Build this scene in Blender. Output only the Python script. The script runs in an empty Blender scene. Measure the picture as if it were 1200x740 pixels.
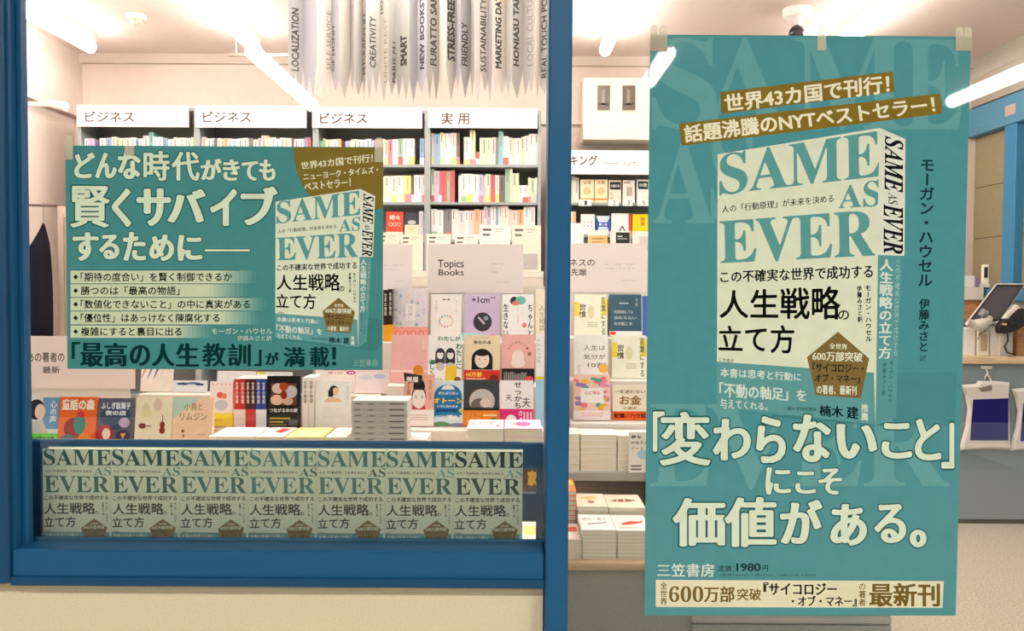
import bpy, math, random
import numpy as np
from mathutils import Vector, Matrix
random.seed(7)
SC = bpy.context.scene
COL = SC.collection
# ------------------------------------------------------------------ camera
F = 1000.0
CAM = Vector((0.0, -1.55, 1.5))
PITCH = math.radians(1.97); ROLL = math.radians(0.34)
FW = Vector((0, math.cos(PITCH), -math.sin(PITCH)))
_r0 = Vector((1, 0, 0)); _u0 = Vector((0, math.sin(PITCH), math.cos(PITCH)))
RT = _r0 * math.cos(ROLL) + _u0 * math.sin(ROLL)
UP = -_r0 * math.sin(ROLL) + _u0 * math.cos(ROLL)
cd = bpy.data.cameras.new('camera'); cam = bpy.data.objects.new('camera', cd); COL.objects.link(cam)
cd.sensor_width = 36; cd.lens = F / 1200 * 36; cd.clip_start = 0.05
cam.matrix_world = Matrix(((RT.x, UP.x, -FW.x, CAM.x), (RT.y, UP.y, -FW.y, CAM.y), (RT.z, UP.z, -FW.z, CAM.z), (0, 0, 0, 1)))
SC.camera = cam
# ------------------------------------------------------------------ world and exposure
W = bpy.data.worlds.new('world'); SC.world = W; W.use_nodes = True
W.node_tree.nodes['Background'].inputs[0].default_value = (1.0, 0.98, 0.93, 1)
W.node_tree.nodes['Background'].inputs[1].default_value = .62
SC.view_settings.view_transform = 'Standard'; SC.view_settings.look = 'None'
SC.view_settings.exposure = 0.0; SC.view_settings.gamma = 1.0; SC.view_settings.use_curve_mapping = False
TUBE = 33.0      # radiance of the shop's ceiling tubes
MALL = 46.0      # radiance of the tubes in the passage outside
FILL_PANEL = 52.0     # radiance of the added, unseen fill panels that light the shop front


def at(px, py, Y):
    d = FW * F + RT * (px - 600) - UP * (py - 370)
    return CAM + d * ((Y - CAM.y) / d.y)


def X(px, D): return at(px, 335, D - 1.55).x
def Z(py, D, px=600): return at(px, py, D - 1.55).z


# ------------------------------------------------------------------ colour and materials
def lin(c):
    return tuple(((x / 255) / 12.92 if x / 255 <= 0.04045 else ((x / 255 + 0.055) / 1.055) ** 2.4) for x in c)


_m = {}
def mat(kind):
    """Procedural materials; the thing's own colour is the mesh colour 'Col', grain and relief come from nodes."""
    if kind in _m: return _m[kind]
    m = bpy.data.materials.new(kind); m.use_nodes = True; nt = m.node_tree; N = nt.nodes; L = nt.links
    b = N['Principled BSDF']
    a = N.new('ShaderNodeVertexColor'); a.layer_name = 'Col'
    tc = N.new('ShaderNodeTexCoord')
    P = dict(paper=(.55, 260, .05, 0), gloss=(.10, 40, .05, 0), laminate=(.02, 30, .05, 0), paint=(.42, 420, .16, .05), plastic=(.35, 90, .04, 0), metal=(.3, 200, .06, 0),
             fabric=(.9, 500, .15, .3), wall=(.85, 18, .03, .02), carpet=(.95, 90, .28, .6), wood=(.5, 12, .25, .05), panel=(.7, 300, .09, .06), tile=(.25, 6, .12, 0))
    rough, sc, amp, bump = P[kind]
    n = N.new('ShaderNodeTexNoise'); n.inputs['Scale'].default_value = sc; n.inputs['Detail'].default_value = 4
    if kind == 'wood':
        mp = N.new('ShaderNodeMapping'); mp.inputs['Scale'].default_value = (0.6, 6, 6); L.new(tc.outputs['Object'], mp.inputs[0]); L.new(mp.outputs[0], n.inputs['Vector'])
    else:
        L.new(tc.outputs['Object'], n.inputs['Vector'])
    mr = N.new('ShaderNodeMapRange'); mr.inputs[1].default_value = .3; mr.inputs[2].default_value = .7
    mr.inputs[3].default_value = 1 - amp; mr.inputs[4].default_value = 1 + amp * .6; L.new(n.outputs[0], mr.inputs[0])
    mx = N.new('ShaderNodeVectorMath'); mx.operation = 'MULTIPLY'; L.new(a.outputs[0], mx.inputs[0]); L.new(mr.outputs[0], mx.inputs[1])
    L.new(mx.outputs[0], b.inputs['Base Color']); b.inputs['Roughness'].default_value = rough
    b.inputs['Specular IOR Level'].default_value = .3
    if kind in ('fabric', 'carpet', 'wall'): b.inputs['Specular IOR Level'].default_value = .1
    if kind == 'gloss': b.inputs['Specular IOR Level'].default_value = .5; b.inputs['Roughness'].default_value = .13
    if kind == 'laminate': b.inputs['Specular IOR Level'].default_value = .28; b.inputs['Roughness'].default_value = .02
    if kind == 'metal': b.inputs['Metallic'].default_value = .6
    if bump:
        bp = N.new('ShaderNodeBump'); bp.inputs['Strength'].default_value = bump; bp.inputs['Distance'].default_value = .002
        L.new(n.outputs[0], bp.inputs['Height']); L.new(bp.outputs[0], b.inputs['Normal'])
    _m[kind] = m; return m


def glass_mat(tint=(1, 1, 1), key='glass'):
    if key in _m: return _m[key]
    m = bpy.data.materials.new(key); m.use_nodes = True; nt = m.node_tree; N = nt.nodes; L = nt.links
    N.remove(N['Principled BSDF']); o = N['Material Output']
    t = N.new('ShaderNodeBsdfTransparent'); t.inputs[0].default_value = (*tint, 1); g = N.new('ShaderNodeBsdfGlossy'); g.inputs['Roughness'].default_value = 0.0
    f = N.new('ShaderNodeFresnel'); f.inputs[0].default_value = 1.5; x = N.new('ShaderNodeMixShader')
    L.new(f.outputs[0], x.inputs[0]); L.new(t.outputs[0], x.inputs[1]); L.new(g.outputs[0], x.inputs[2]); L.new(x.outputs[0], o.inputs[0])
    _m[key] = m; return m


def emit_mat(key, col, s):
    if key in _m: return _m[key]
    m = bpy.data.materials.new(key); m.use_nodes = True; nt = m.node_tree; N = nt.nodes
    e = N.new('ShaderNodeEmission'); e.inputs[0].default_value = (*lin(col), 1); e.inputs[1].default_value = s
    nt.links.new(e.outputs[0], N['Material Output'].inputs[0]); _m[key] = m; return m


# ------------------------------------------------------------------ mesh building
WM = {}
I4 = Matrix.Identity(4)


class MB:
    def __init__(s, M=None): s.v = []; s.f = []; s.c = []; s.M = M
    def add(s, vs, fs, col):
        b = len(s.v); s.v += [tuple(s.M @ Vector(p)) if s.M else tuple(p) for p in vs]
        col = lin(col)
        for f in fs: s.f.append([b + i for i in f]); s.c.append(col)
        return s
    def box(s, x0, x1, y0, y1, z0, z1, col, cols=None):
        vs = [(x0, y0, z0), (x1, y0, z0), (x1, y1, z0), (x0, y1, z0), (x0, y0, z1), (x1, y0, z1), (x1, y1, z1), (x0, y1, z1)]
        fs = [(0, 3, 2, 1), (4, 5, 6, 7), (0, 1, 5, 4), (1, 2, 6, 5), (2, 3, 7, 6), (3, 0, 4, 7)]  # bottom top front right back left
        return s.add(vs, fs, col)
    def cbox(s, x0, x1, y0, y1, z0, z1, col, c=.004):
        """box with chamfered long and short edges"""
        vs = []; 
        for z, i in ((z0, c), (z0 + c, 0), (z1 - c, 0), (z1, c)):
            vs += [(x0 + i + c, y0 + i, z), (x1 - i - c, y0 + i, z), (x1 - i, y0 + i + c, z), (x1 - i, y1 - i - c, z), (x1 - i - c, y1 - i, z), (x0 + i + c, y1 - i, z), (x0 + i, y1 - i - c, z), (x0 + i, y0 + i + c, z)]
        fs = [tuple(range(7, -1, -1)), tuple(range(24, 32))]
        for k in range(3):
            for i in range(8): j = (i + 1) % 8; fs.append((k * 8 + i, k * 8 + j, k * 8 + 8 + j, k * 8 + 8 + i))
        return s.add(vs, fs, col)
    def prism(s, pts, n, col):
        """pts: planar loop, n: thickness vector"""
        k = len(pts); n = Vector(n); a = [Vector(p) for p in pts]
        return s.add(a + [p + n for p in a], [tuple(range(k)), tuple(range(2 * k - 1, k - 1, -1))] + [(i, k + i, k + (i + 1) % k, (i + 1) % k) for i in range(k)], col)
    def tube(s, pts, r, col, n=8):
        pts = [Vector(p) for p in pts]; rs = r if isinstance(r, (list, tuple)) else [r] * len(pts); vs = []; fs = []
        for i, p in enumerate(pts):
            d = (pts[min(i + 1, len(pts) - 1)] - pts[max(i - 1, 0)]).normalized()
            a = d.cross(Vector((0, 0, 1)) if abs(d.z) < .9 else Vector((1, 0, 0))).normalized(); b = d.cross(a)
            for k in range(n):
                t = 2 * math.pi * k / n; vs.append(p + (a * math.cos(t) + b * math.sin(t)) * rs[i])
        for i in range(len(pts) - 1):
            for k in range(n): j = (k + 1) % n; fs.append((i * n + k, i * n + j, (i + 1) * n + j, (i + 1) * n + k))
        fs.append(tuple(range(n))); fs.append(tuple(range(len(pts) * n - 1, (len(pts) - 1) * n - 1, -1)))
        return s.add(vs, fs, col)
    def lathe(s, c, prof, col, n=24):
        """prof: (r, z) pairs round a vertical axis through c"""
        vs = []; fs = []; c = Vector(c)
        for r, z in prof:
            for k in range(n): t = 2 * math.pi * k / n; vs.append(c + Vector((r * math.cos(t), r * math.sin(t), z)))
        for i in range(len(prof) - 1):
            for k in range(n): j = (k + 1) % n; fs.append((i * n + k, i * n + j, (i + 1) * n + j, (i + 1) * n + k))
        fs.append(tuple(range(n))); fs.append(tuple(range((len(prof) - 1) * n, len(prof) * n)))
        return s.add(vs, fs, col)
    def build(s, name, kind, parent=None, base=None, smooth=False):
        """verts are in world space, unless the parent's matrix is used through local=..."""
        o = bpy.data.objects.new(name, None) if False else None
        me = bpy.data.meshes.new(name)
        if parent is not None:
            inv = WM[parent.name].inverted(); vs = [inv @ Vector(p) for p in s.v]
        elif base is not None:
            vs = [Vector(p) - Vector(base) for p in s.v]
        else: vs = s.v
        me.from_pydata([tuple(p) for p in vs], [], s.f)
        ca = me.color_attributes.new('Col', 'FLOAT_COLOR', 'CORNER')
        buf = []
        for f, c in zip(s.f, s.c): buf += [c[0], c[1], c[2], 1.0] * len(f)
        ca.data.foreach_set('color', buf)
        me.materials.append(mat(kind) if isinstance(kind, str) else kind)
        if smooth: me.polygons.foreach_set('use_smooth', [True] * len(me.polygons))
        o = bpy.data.objects.new(name, me); COL.objects.link(o)
        if parent is not None: o.parent = parent; WM[o.name] = WM[parent.name]
        elif base is not None: o.location = base; WM[o.name] = Matrix.Translation(base)
        else: WM[o.name] = I4
        return o


def tag(o, label, cat, group=None):
    o['label'] = label; o['category'] = cat
    if group: o['group'] = group
    return o
def struct(o): o['kind'] = 'structure'; return o
def empty(name, M, label=None, cat=None, group=None):
    o = bpy.data.objects.new(name, None); COL.objects.link(o); o.empty_display_size = .05
    if not isinstance(M, Matrix): M = Matrix.Translation(Vector(M))
    o.matrix_world = M; WM[o.name] = M
    if label: tag(o, label, cat, group)
    return o
def dup(o, M, label):
    r = o.copy(); COL.objects.link(r); r.matrix_world = M; r['label'] = label
    for ch in list(o.children):
        c = ch.copy(); COL.objects.link(c); c.parent = r
        for g in ch.children: d = g.copy(); COL.objects.link(d); d.parent = c
    return r


# ------------------------------------------------------------------ flat print: shapes and lettering as thin layers
_g = {}
def glyphs(s, res=3):
    """triangles of a string set in the built-in face: verts in em, tris, ink box"""
    k = (s, res)
    if k in _g: return _g[k]
    c = bpy.data.curves.new('lettering', 'FONT'); c.body = s; c.size = 1; c.resolution_u = res; c.fill_mode = 'FRONT'
    o = bpy.data.objects.new('lettering', c)
    me = o.to_mesh(); me.calc_loop_triangles()
    vs = [(v.co.x, v.co.y) for v in me.vertices]; ts = [tuple(t.vertices) for t in me.loop_triangles]
    o.to_mesh_clear(); bpy.data.objects.remove(o); bpy.data.curves.remove(c)
    xs = [v[0] for v in vs]; ys = [v[1] for v in vs]
    _g[k] = (vs, ts, (min(xs), min(ys), max(xs), max(ys))) if vs else ([], [], (0, 0, 1, 1)); return _g[k]


_b = {}
def bold(s, rx, ry, res):
    """the string's ink grown by rx, ry em and traced again: one clean layer of faces"""
    k = (s, rx, ry, res)
    if k in _b: return _b[k]
    vs, ts, (a, b, c, d) = glyphs(s, 2 if res < 60 else 4)
    hi = res; m = 3; x0 = a - rx - m / hi; y0 = b - ry - m / hi
    W_ = int((c - a + 2 * rx) * hi) + 2 * m + 2; H_ = int((d - b + 2 * ry) * hi) + 2 * m + 2
    S = 2; img = np.zeros((H_ * S, W_ * S), bool)
    V = (np.array(vs) - (x0, y0)) * hi * S
    for t in ts:
        p = V[list(t)]; lo = np.floor(p.min(0) - .5).astype(int); h_ = np.ceil(p.max(0) + .5).astype(int)
        X_, Y_ = np.meshgrid(np.arange(lo[0], h_[0]) + .5, np.arange(lo[1], h_[1]) + .5)
        e = []
        for i in range(3):
            q, r = p[i], p[(i + 1) % 3]; e.append((r[0] - q[0]) * (Y_ - q[1]) - (r[1] - q[1]) * (X_ - q[0]))
        ins = ((e[0] >= 0) & (e[1] >= 0) & (e[2] >= 0)) | ((e[0] <= 0) & (e[1] <= 0) & (e[2] <= 0))
        img[lo[1]:h_[1], lo[0]:h_[0]] |= ins
    out = img.copy()
    if rx > 0 or ry > 0:
        for fr in (.5, 1):
            for j in range(20):
                dx = int(round(rx * fr * hi * S * math.cos(j * math.pi / 10))); dy = int(round(ry * fr * hi * S * math.sin(j * math.pi / 10)))
                out |= np.roll(np.roll(img, dx, 1), dy, 0)
    f = out.astype(float)
    for _ in range(2):
        f = (np.roll(f, 1, 0) + 2 * f + np.roll(f, -1, 0)) / 4; f = (np.roll(f, 1, 1) + 2 * f + np.roll(f, -1, 1)) / 4
    f = f.reshape(H_, S, W_, S).mean((1, 3)) - .5     # nodes at cell centres
    ins = f > 0
    V2 = []; F2 = []; key = {}
    def vert(x, y):
        kk = (round(x, 3), round(y, 3))
        if kk not in key: key[kk] = len(V2); V2.append((x0 + (x + .5) / hi, y0 + (y + .5) / hi))
        return key[kk]
    cnt = ins[:-1, :-1].astype(int) + ins[1:, :-1] + ins[:-1, 1:] + ins[1:, 1:]
    for j in range(H_ - 1):
        run = None; row = cnt[j]
        if not row.any(): continue
        for i in range(W_ - 1):
            n = row[i]
            if n == 4:
                if run is None: run = i
                continue
            if run is not None: F2.append((vert(run, j), vert(i, j), vert(i, j + 1), vert(run, j + 1))); run = None
            if n == 0: continue
            cs = [(i, j), (i + 1, j), (i + 1, j + 1), (i, j + 1)]; po = []
            for q in range(4):
                A_, B_ = cs[q], cs[(q + 1) % 4]; fa, fb_ = f[A_[1], A_[0]], f[B_[1], B_[0]]
                if fa > 0: po.append(vert(*A_))
                if (fa > 0) != (fb_ > 0): t = fa / (fa - fb_); po.append(vert(A_[0] + (B_[0] - A_[0]) * t, A_[1] + (B_[1] - A_[1]) * t))
            if len(set(po)) > 2: F2.append(tuple(dict.fromkeys(po)))
        if run is not None: F2.append((vert(run, j), vert(W_ - 1, j), vert(W_ - 1, j + 1), vert(run, j + 1)))
    _b[k] = (V2, F2, (a - rx, b - ry, c + rx, d + ry)); return _b[k]


def serif(s): return ''.join(chr(0x1D400 + ord(c) - 65) if 'A' <= c <= 'Z' else (chr(0x1D7CE + ord(c) - 48) if c.isdigit() else c) for c in s)
def serif_it(s): return ''.join(chr(0x1D468 + ord(c) - 65) if 'A' <= c <= 'Z' else c for c in s)


class Print:
    """draws on a surface: fn(x, y, depth) gives the 3D point for design coordinates x, y (y grows downwards)"""
    def __init__(s, fn, eps=9e-6): s.fn = fn; s.l = 1; s.mb = MB(); s.eps = eps
    def poly(s, pts, col):
        s.mb.add([s.fn(x, y, s.l * s.eps) for x, y in pts], [tuple(range(len(pts)))], col); s.l += 1
    def rect(s, x0, y0, x1, y1, col): s.poly([(x0, y0), (x0, y1), (x1, y1), (x1, y0)], col)
    def ell(s, cx, cy, rx, ry, col, n=24, a0=0, a1=360):
        pts = [(cx + rx * math.cos(math.radians(a0 + (a1 - a0) * k / n)), cy - ry * math.sin(math.radians(a0 + (a1 - a0) * k / n))) for k in range(n + (a1 - a0 < 360))]
        s.poly(pts, col)
    def text(s, t, q, col, rx=0.0, ry=0.0, n=8, res=3, halo=None):
        """q: x0,y0,x1,y1 or four corners tl tr br bl that the inked box fills; rx, ry: stroke weight in em"""
        if len(q) == 4 and not isinstance(q[0], (tuple, list)):
            x0, y0, x1, y1 = q; q = [(x0, y0), (x1, y0), (x1, y1), (x0, y1)]
        if not t.strip(): return
        R_ = {1: 20, 2: 36, 3: 64, 4: 80, 5: 80}[res] if len(t) > 1 or res < 4 else 96
        if halo:
            hc, hx = halo; g = bold(t, rx + hx, ry + hx, R_); a, b, c, d = bold(t, rx, ry, R_)[2]
            s._put(g[0], g[1], (a, b, c, d), q, hc); s.l += .5
        g = bold(t, rx, ry, R_) if rx > 0 or ry > 0 else glyphs(t, res)
        s._put(g[0], g[1], g[2], q, col); s.l += .5
    def _put(s, vs, ts, bb, q, col):
        a, b, c, d = bb; w = max(c - a, 1e-6); h = max(d - b, 1e-6); out = []; dep = s.l * s.eps
        for x, y in vs:
            u = (x - a) / w; v = 1 - (y - b) / h
            px = (q[0][0] * (1 - u) + q[1][0] * u) * (1 - v) + (q[3][0] * (1 - u) + q[2][0] * u) * v
            py = (q[0][1] * (1 - u) + q[1][1] * u) * (1 - v) + (q[3][1] * (1 - u) + q[2][1] * u) * v
            out.append(s.fn(px, py, dep))
        s.mb.add(out, ts, col)
    def vtext(s, t, q, col, rx=0.0, ry=0.0, n=6, res=2):
        """a column of characters inside the quad q, top to bottom"""
        if not isinstance(q[0], (tuple, list)):
            x0, y0, x1, y1 = q; q = [(x0, y0), (x1, y0), (x1, y1), (x0, y1)]
        k = len(t)
        for i, ch in enumerate(t):
            if ch in ' 　': continue
            vs, ts, _ = bold(ch, rx, ry, {1: 20, 2: 30, 3: 48}[res]) if rx > 0 or ry > 0 else glyphs(ch, res)
            rot = ch in 'ー『』「」…―'
            if rot: vs = [(.5 + (y - .38), .38 - (x - .5)) for x, y in vs]
            def L(u, v): return ((q[0][0] * (1 - v) + q[3][0] * v) * (1 - u) + (q[1][0] * (1 - v) + q[2][0] * v) * u, (q[0][1] * (1 - v) + q[3][1] * v) * (1 - u) + (q[1][1] * (1 - v) + q[2][1] * v) * u)
            v0 = i / k; v1 = (i + 1) / k
            s._put(vs, ts, (0, -.12, 1, .88), [L(0, v0), L(1, v0), L(1, v1), L(0, v1)], col)
        s.l += .5
    def build(s, *a, **k): return s.mb.build(*a, **k)


CREAM = (222, 232, 208); TEAL = (78, 150, 158); GOLD = (132, 112, 44); INK = (28, 36, 30)


# ------------------------------------------------------------------ the featured book's jacket, in the design space of the large poster
def fcorner(x): u = (x - 842) / 189.0; return u
def jac_uv(x, y):
    u = (x - 841) / (1031 - 841); top = 181 - 31 * u; bot = 477 + 21.5 * u
    return u, (y - top) / (bot - top)
def jacket(P, T, small=False, foil=None):
    """front of the jacket; T maps large-poster pixels to the design space of P"""
    g = lambda *pts: [T(*p) for p in pts]
    teal = TEAL
    P.poly(g((841, 181), (1031, 150), (1026, 498), (840, 477)), CREAM)
    P.poly(g((839.5, 424), (1024, 437), (1026, 498), (840, 477)), (96, 160, 163))
    words = [('SAME', [(843, 181), (1031, 152), (1032, 208), (843, 229.5)]), ('AS', [(983, 219), (1031, 210), (1031, 242), (982, 245)]), ('EVER', [(843, 260), (1025, 246), (1026, 301), (844, 310)])]
    for wi, (w, q) in enumerate(words):
        if foil is None:
            P.text(serif(w), g(*q), (92, 160, 160), .004, .0, 4, 4)
        else:   # green foil lettering: each letter set on its own
            n = len(w); vs, ts, bb = glyphs(serif(w), 3)
            P.text(serif(w), g(*q), foil[wi % len(foil)], .003, 0, 2, 3)
    r = 2 if small else 3
    P.text('人の「行動原理」が未来を決める', g((846, 241), (977, 228), (977, 237), (846, 250)), INK, .01, .006, 4, 2)
    P.text('この不確実な世界で成功する', g((844, 318), (1023, 310), (1023, 326), (844, 332)), INK, .022, .012, 6, 2)
    P.text('人生戦略', g((843, 341), (985, 335), (985, 375), (843, 373)), (12, 18, 12), .018, .012, 8, 3)
    P.text('の', g((982, 364), (995, 364), (995, 375), (982, 375)), (12, 18, 12), .018, .012, 8, 3)
    P.text('立て方', g((841, 382), (931, 381), (931, 415), (842, 412)), (12, 18, 12), .018, .012, 8, 3)
    P.text('三笠書房', g((842, 420), (860, 421), (860, 425), (842, 424)), INK, 0, 0, 4, 1)
    P.vtext('モーガン・ハウセル', g((1013, 334), (1021, 334), (1022, 401), (1014, 401)), INK, .02, .02, 4, 1)
    P.vtext('伊藤みさと訳', g((1004, 335), (1010, 335), (1011, 378), (1005, 378)), INK, .02, .02, 4, 1)
    P.poly(g((982, 389), (945.7, 419), (956, 463.6), (1008.7, 467), (1018.6, 420.5)), (128, 108, 62))
    for t, q, c in (('全世界', (972, 402, 993, 409), CREAM), ('600万部突破', (952, 411.5, 1011, 423), CREAM), ('『サイコロジー・', (952, 425, 1012, 436), INK), ('オブ・マネー』', (955, 438, 1008, 448), INK), ('の著者、最新刊', (957, 451, 1004, 462), CREAM)):
        a, b, c2, d = q; P.text(t, g((a, b), (c2, b + 1.5), (c2, d + 1.5), (a, d)), c, .025, .015, 6, 2)
    W2 = (214, 230, 220)
    P.text('本書は思考と行動に', g((844, 431), (939, 437.5), (939, 447), (844, 442)), W2, .02, .01, 6, 2)
    P.text('「不動の軸足」を', g((843, 448), (945, 457), (945, 471), (843, 466)), W2, .025, .015, 6, 2)
    P.text('与えてくれる。', g((844, 467), (899.5, 473), (899.5, 481), (844, 479)), W2, .02, .01, 6, 2)
    P.text('一橋大学特任教授', g((918, 476.5), (957, 478), (957, 482.5), (918, 481)), INK, 0, 0, 4, 1)
    P.text('楠木 建', g((960, 475), (1006, 477), (1006, 492), (960, 488)), (14, 40, 44), .03, .02, 6, 2)
    P.vtext('推薦', g((1009, 473), (1018, 473.5), (1018, 494), (1009, 493)), W2, .02, .02, 4, 2)


def spine_art(P, T):
    g = lambda *pts: [T(*p) for p in pts]
    P.poly(g((1031, 150), (1061, 163), (1050, 489), (1026, 499)), (92, 158, 162))
    P.poly(g((1031, 150), (1061, 163), (1060, 300), (1027.5, 299)), (224, 230, 218))
    P.text(serif_it('SAME'), g((1058.5, 163), (1058.5, 226), (1036, 224), (1037, 159)), (20, 24, 22), .01, .005, 4, 3)
    P.text(serif_it('AS'), g((1052, 226), (1052, 240), (1041, 240), (1041, 226)), (40, 44, 42), 0, 0, 4, 2)
    P.text(serif_it('EVER'), g((1058, 240), (1058, 298), (1035, 297), (1035, 239)), (20, 24, 22), .01, .005, 4, 3)
    P.vtext('人生戦略の立て方', g((1031, 303), (1047, 304), (1045, 421), (1029, 421)), (214, 230, 220), .03, .02, 6, 2)
    P.vtext('この不確実な世界で成功する', g((1049, 304), (1056, 305), (1052, 418), (1046, 418)), (158, 196, 198), .01, .01, 4, 1)
    P.vtext('モーガン・ハウセル', g((1042, 423), (1048, 423), (1046, 472), (1040, 472)), (20, 60, 66), 0, 0, 4, 1)
    P.vtext('伊藤みさと訳', g((1034, 425), (1039, 425), (1038, 464), (1033, 464)), (20, 60, 66), 0, 0, 4, 1)


ID = lambda x, y: (x, y)
def LEFT(x, y):   # the same picture, smaller, on the left poster
    if x <= 1031.5:
        u, v = jac_uv(x, y); top = 236.7 - 15.1 * u; bot = 396 + 11.5 * u
        return 323 + 99.5 * u, top + v * (bot - top)
    u = (x - 1031) / 30.0
    t0 = 150 + 13 * u; b0 = 498 - 9 * u; v = (y - t0) / (b0 - t0)
    top = 221.6 + 8.4 * u; bot = 407.5 - 8 * u
    return 422.5 + (17 - 4.5 * v) * u - 1.5 * v * (1 - u), top + v * (bot - top)


def poster_fn(Y):
    def fn(x, y, d): return at(x, y, Y - d)
    return fn


def tape(root, boxes, Y, col=(176, 180, 146)):
    for bx in boxes:
        x0, y0, x1, y1, round_top = bx
        pts = []
        if round_top:
            r = (x1 - x0) / 2; cx = (x0 + x1) / 2
            pts = [(cx + r * math.cos(math.pi * k / 8), y0 + r - r * math.sin(math.pi * k / 8)) for k in range(9)] + [(x0, y1), (x1, y1)]
        else: pts = [(x1, y0), (x0, y0), (x0, y1), (x1, y1)]
        mb = MB(); a = [at(x, y, Y) for x, y in pts]; mb.prism([p for p in a], (0, .0003, 0), col)
        mb.build('tape', glass_tape(), root)


def glass_tape():
    if 'tape' in _m: return _m['tape']
    m = bpy.data.materials.new('matte_tape'); m.use_nodes = True; nt = m.node_tree; N = nt.nodes; L = nt.links
    b = N['Principled BSDF']; b.inputs['Base Color'].default_value = (*lin((226, 220, 196)), 1); b.inputs['Roughness'].default_value = .5
    t = N.new('ShaderNodeBsdfTransparent'); x = N.new('ShaderNodeMixShader'); n = N.new('ShaderNodeTexNoise'); n.inputs['Scale'].default_value = 300
    mr = N.new('ShaderNodeMapRange'); mr.inputs[3].default_value = .4; mr.inputs[4].default_value = .5; L.new(n.outputs[0], mr.inputs[0]); L.new(mr.outputs[0], x.inputs[0])
    L.new(t.outputs[0], x.inputs[1]); L.new(b.outputs[0], x.inputs[2]); L.new(x.outputs[0], N['Material Output'].inputs[0]); _m['tape'] = m; return m


HALO = (38, 98, 100)
PY = -0.012


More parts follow.
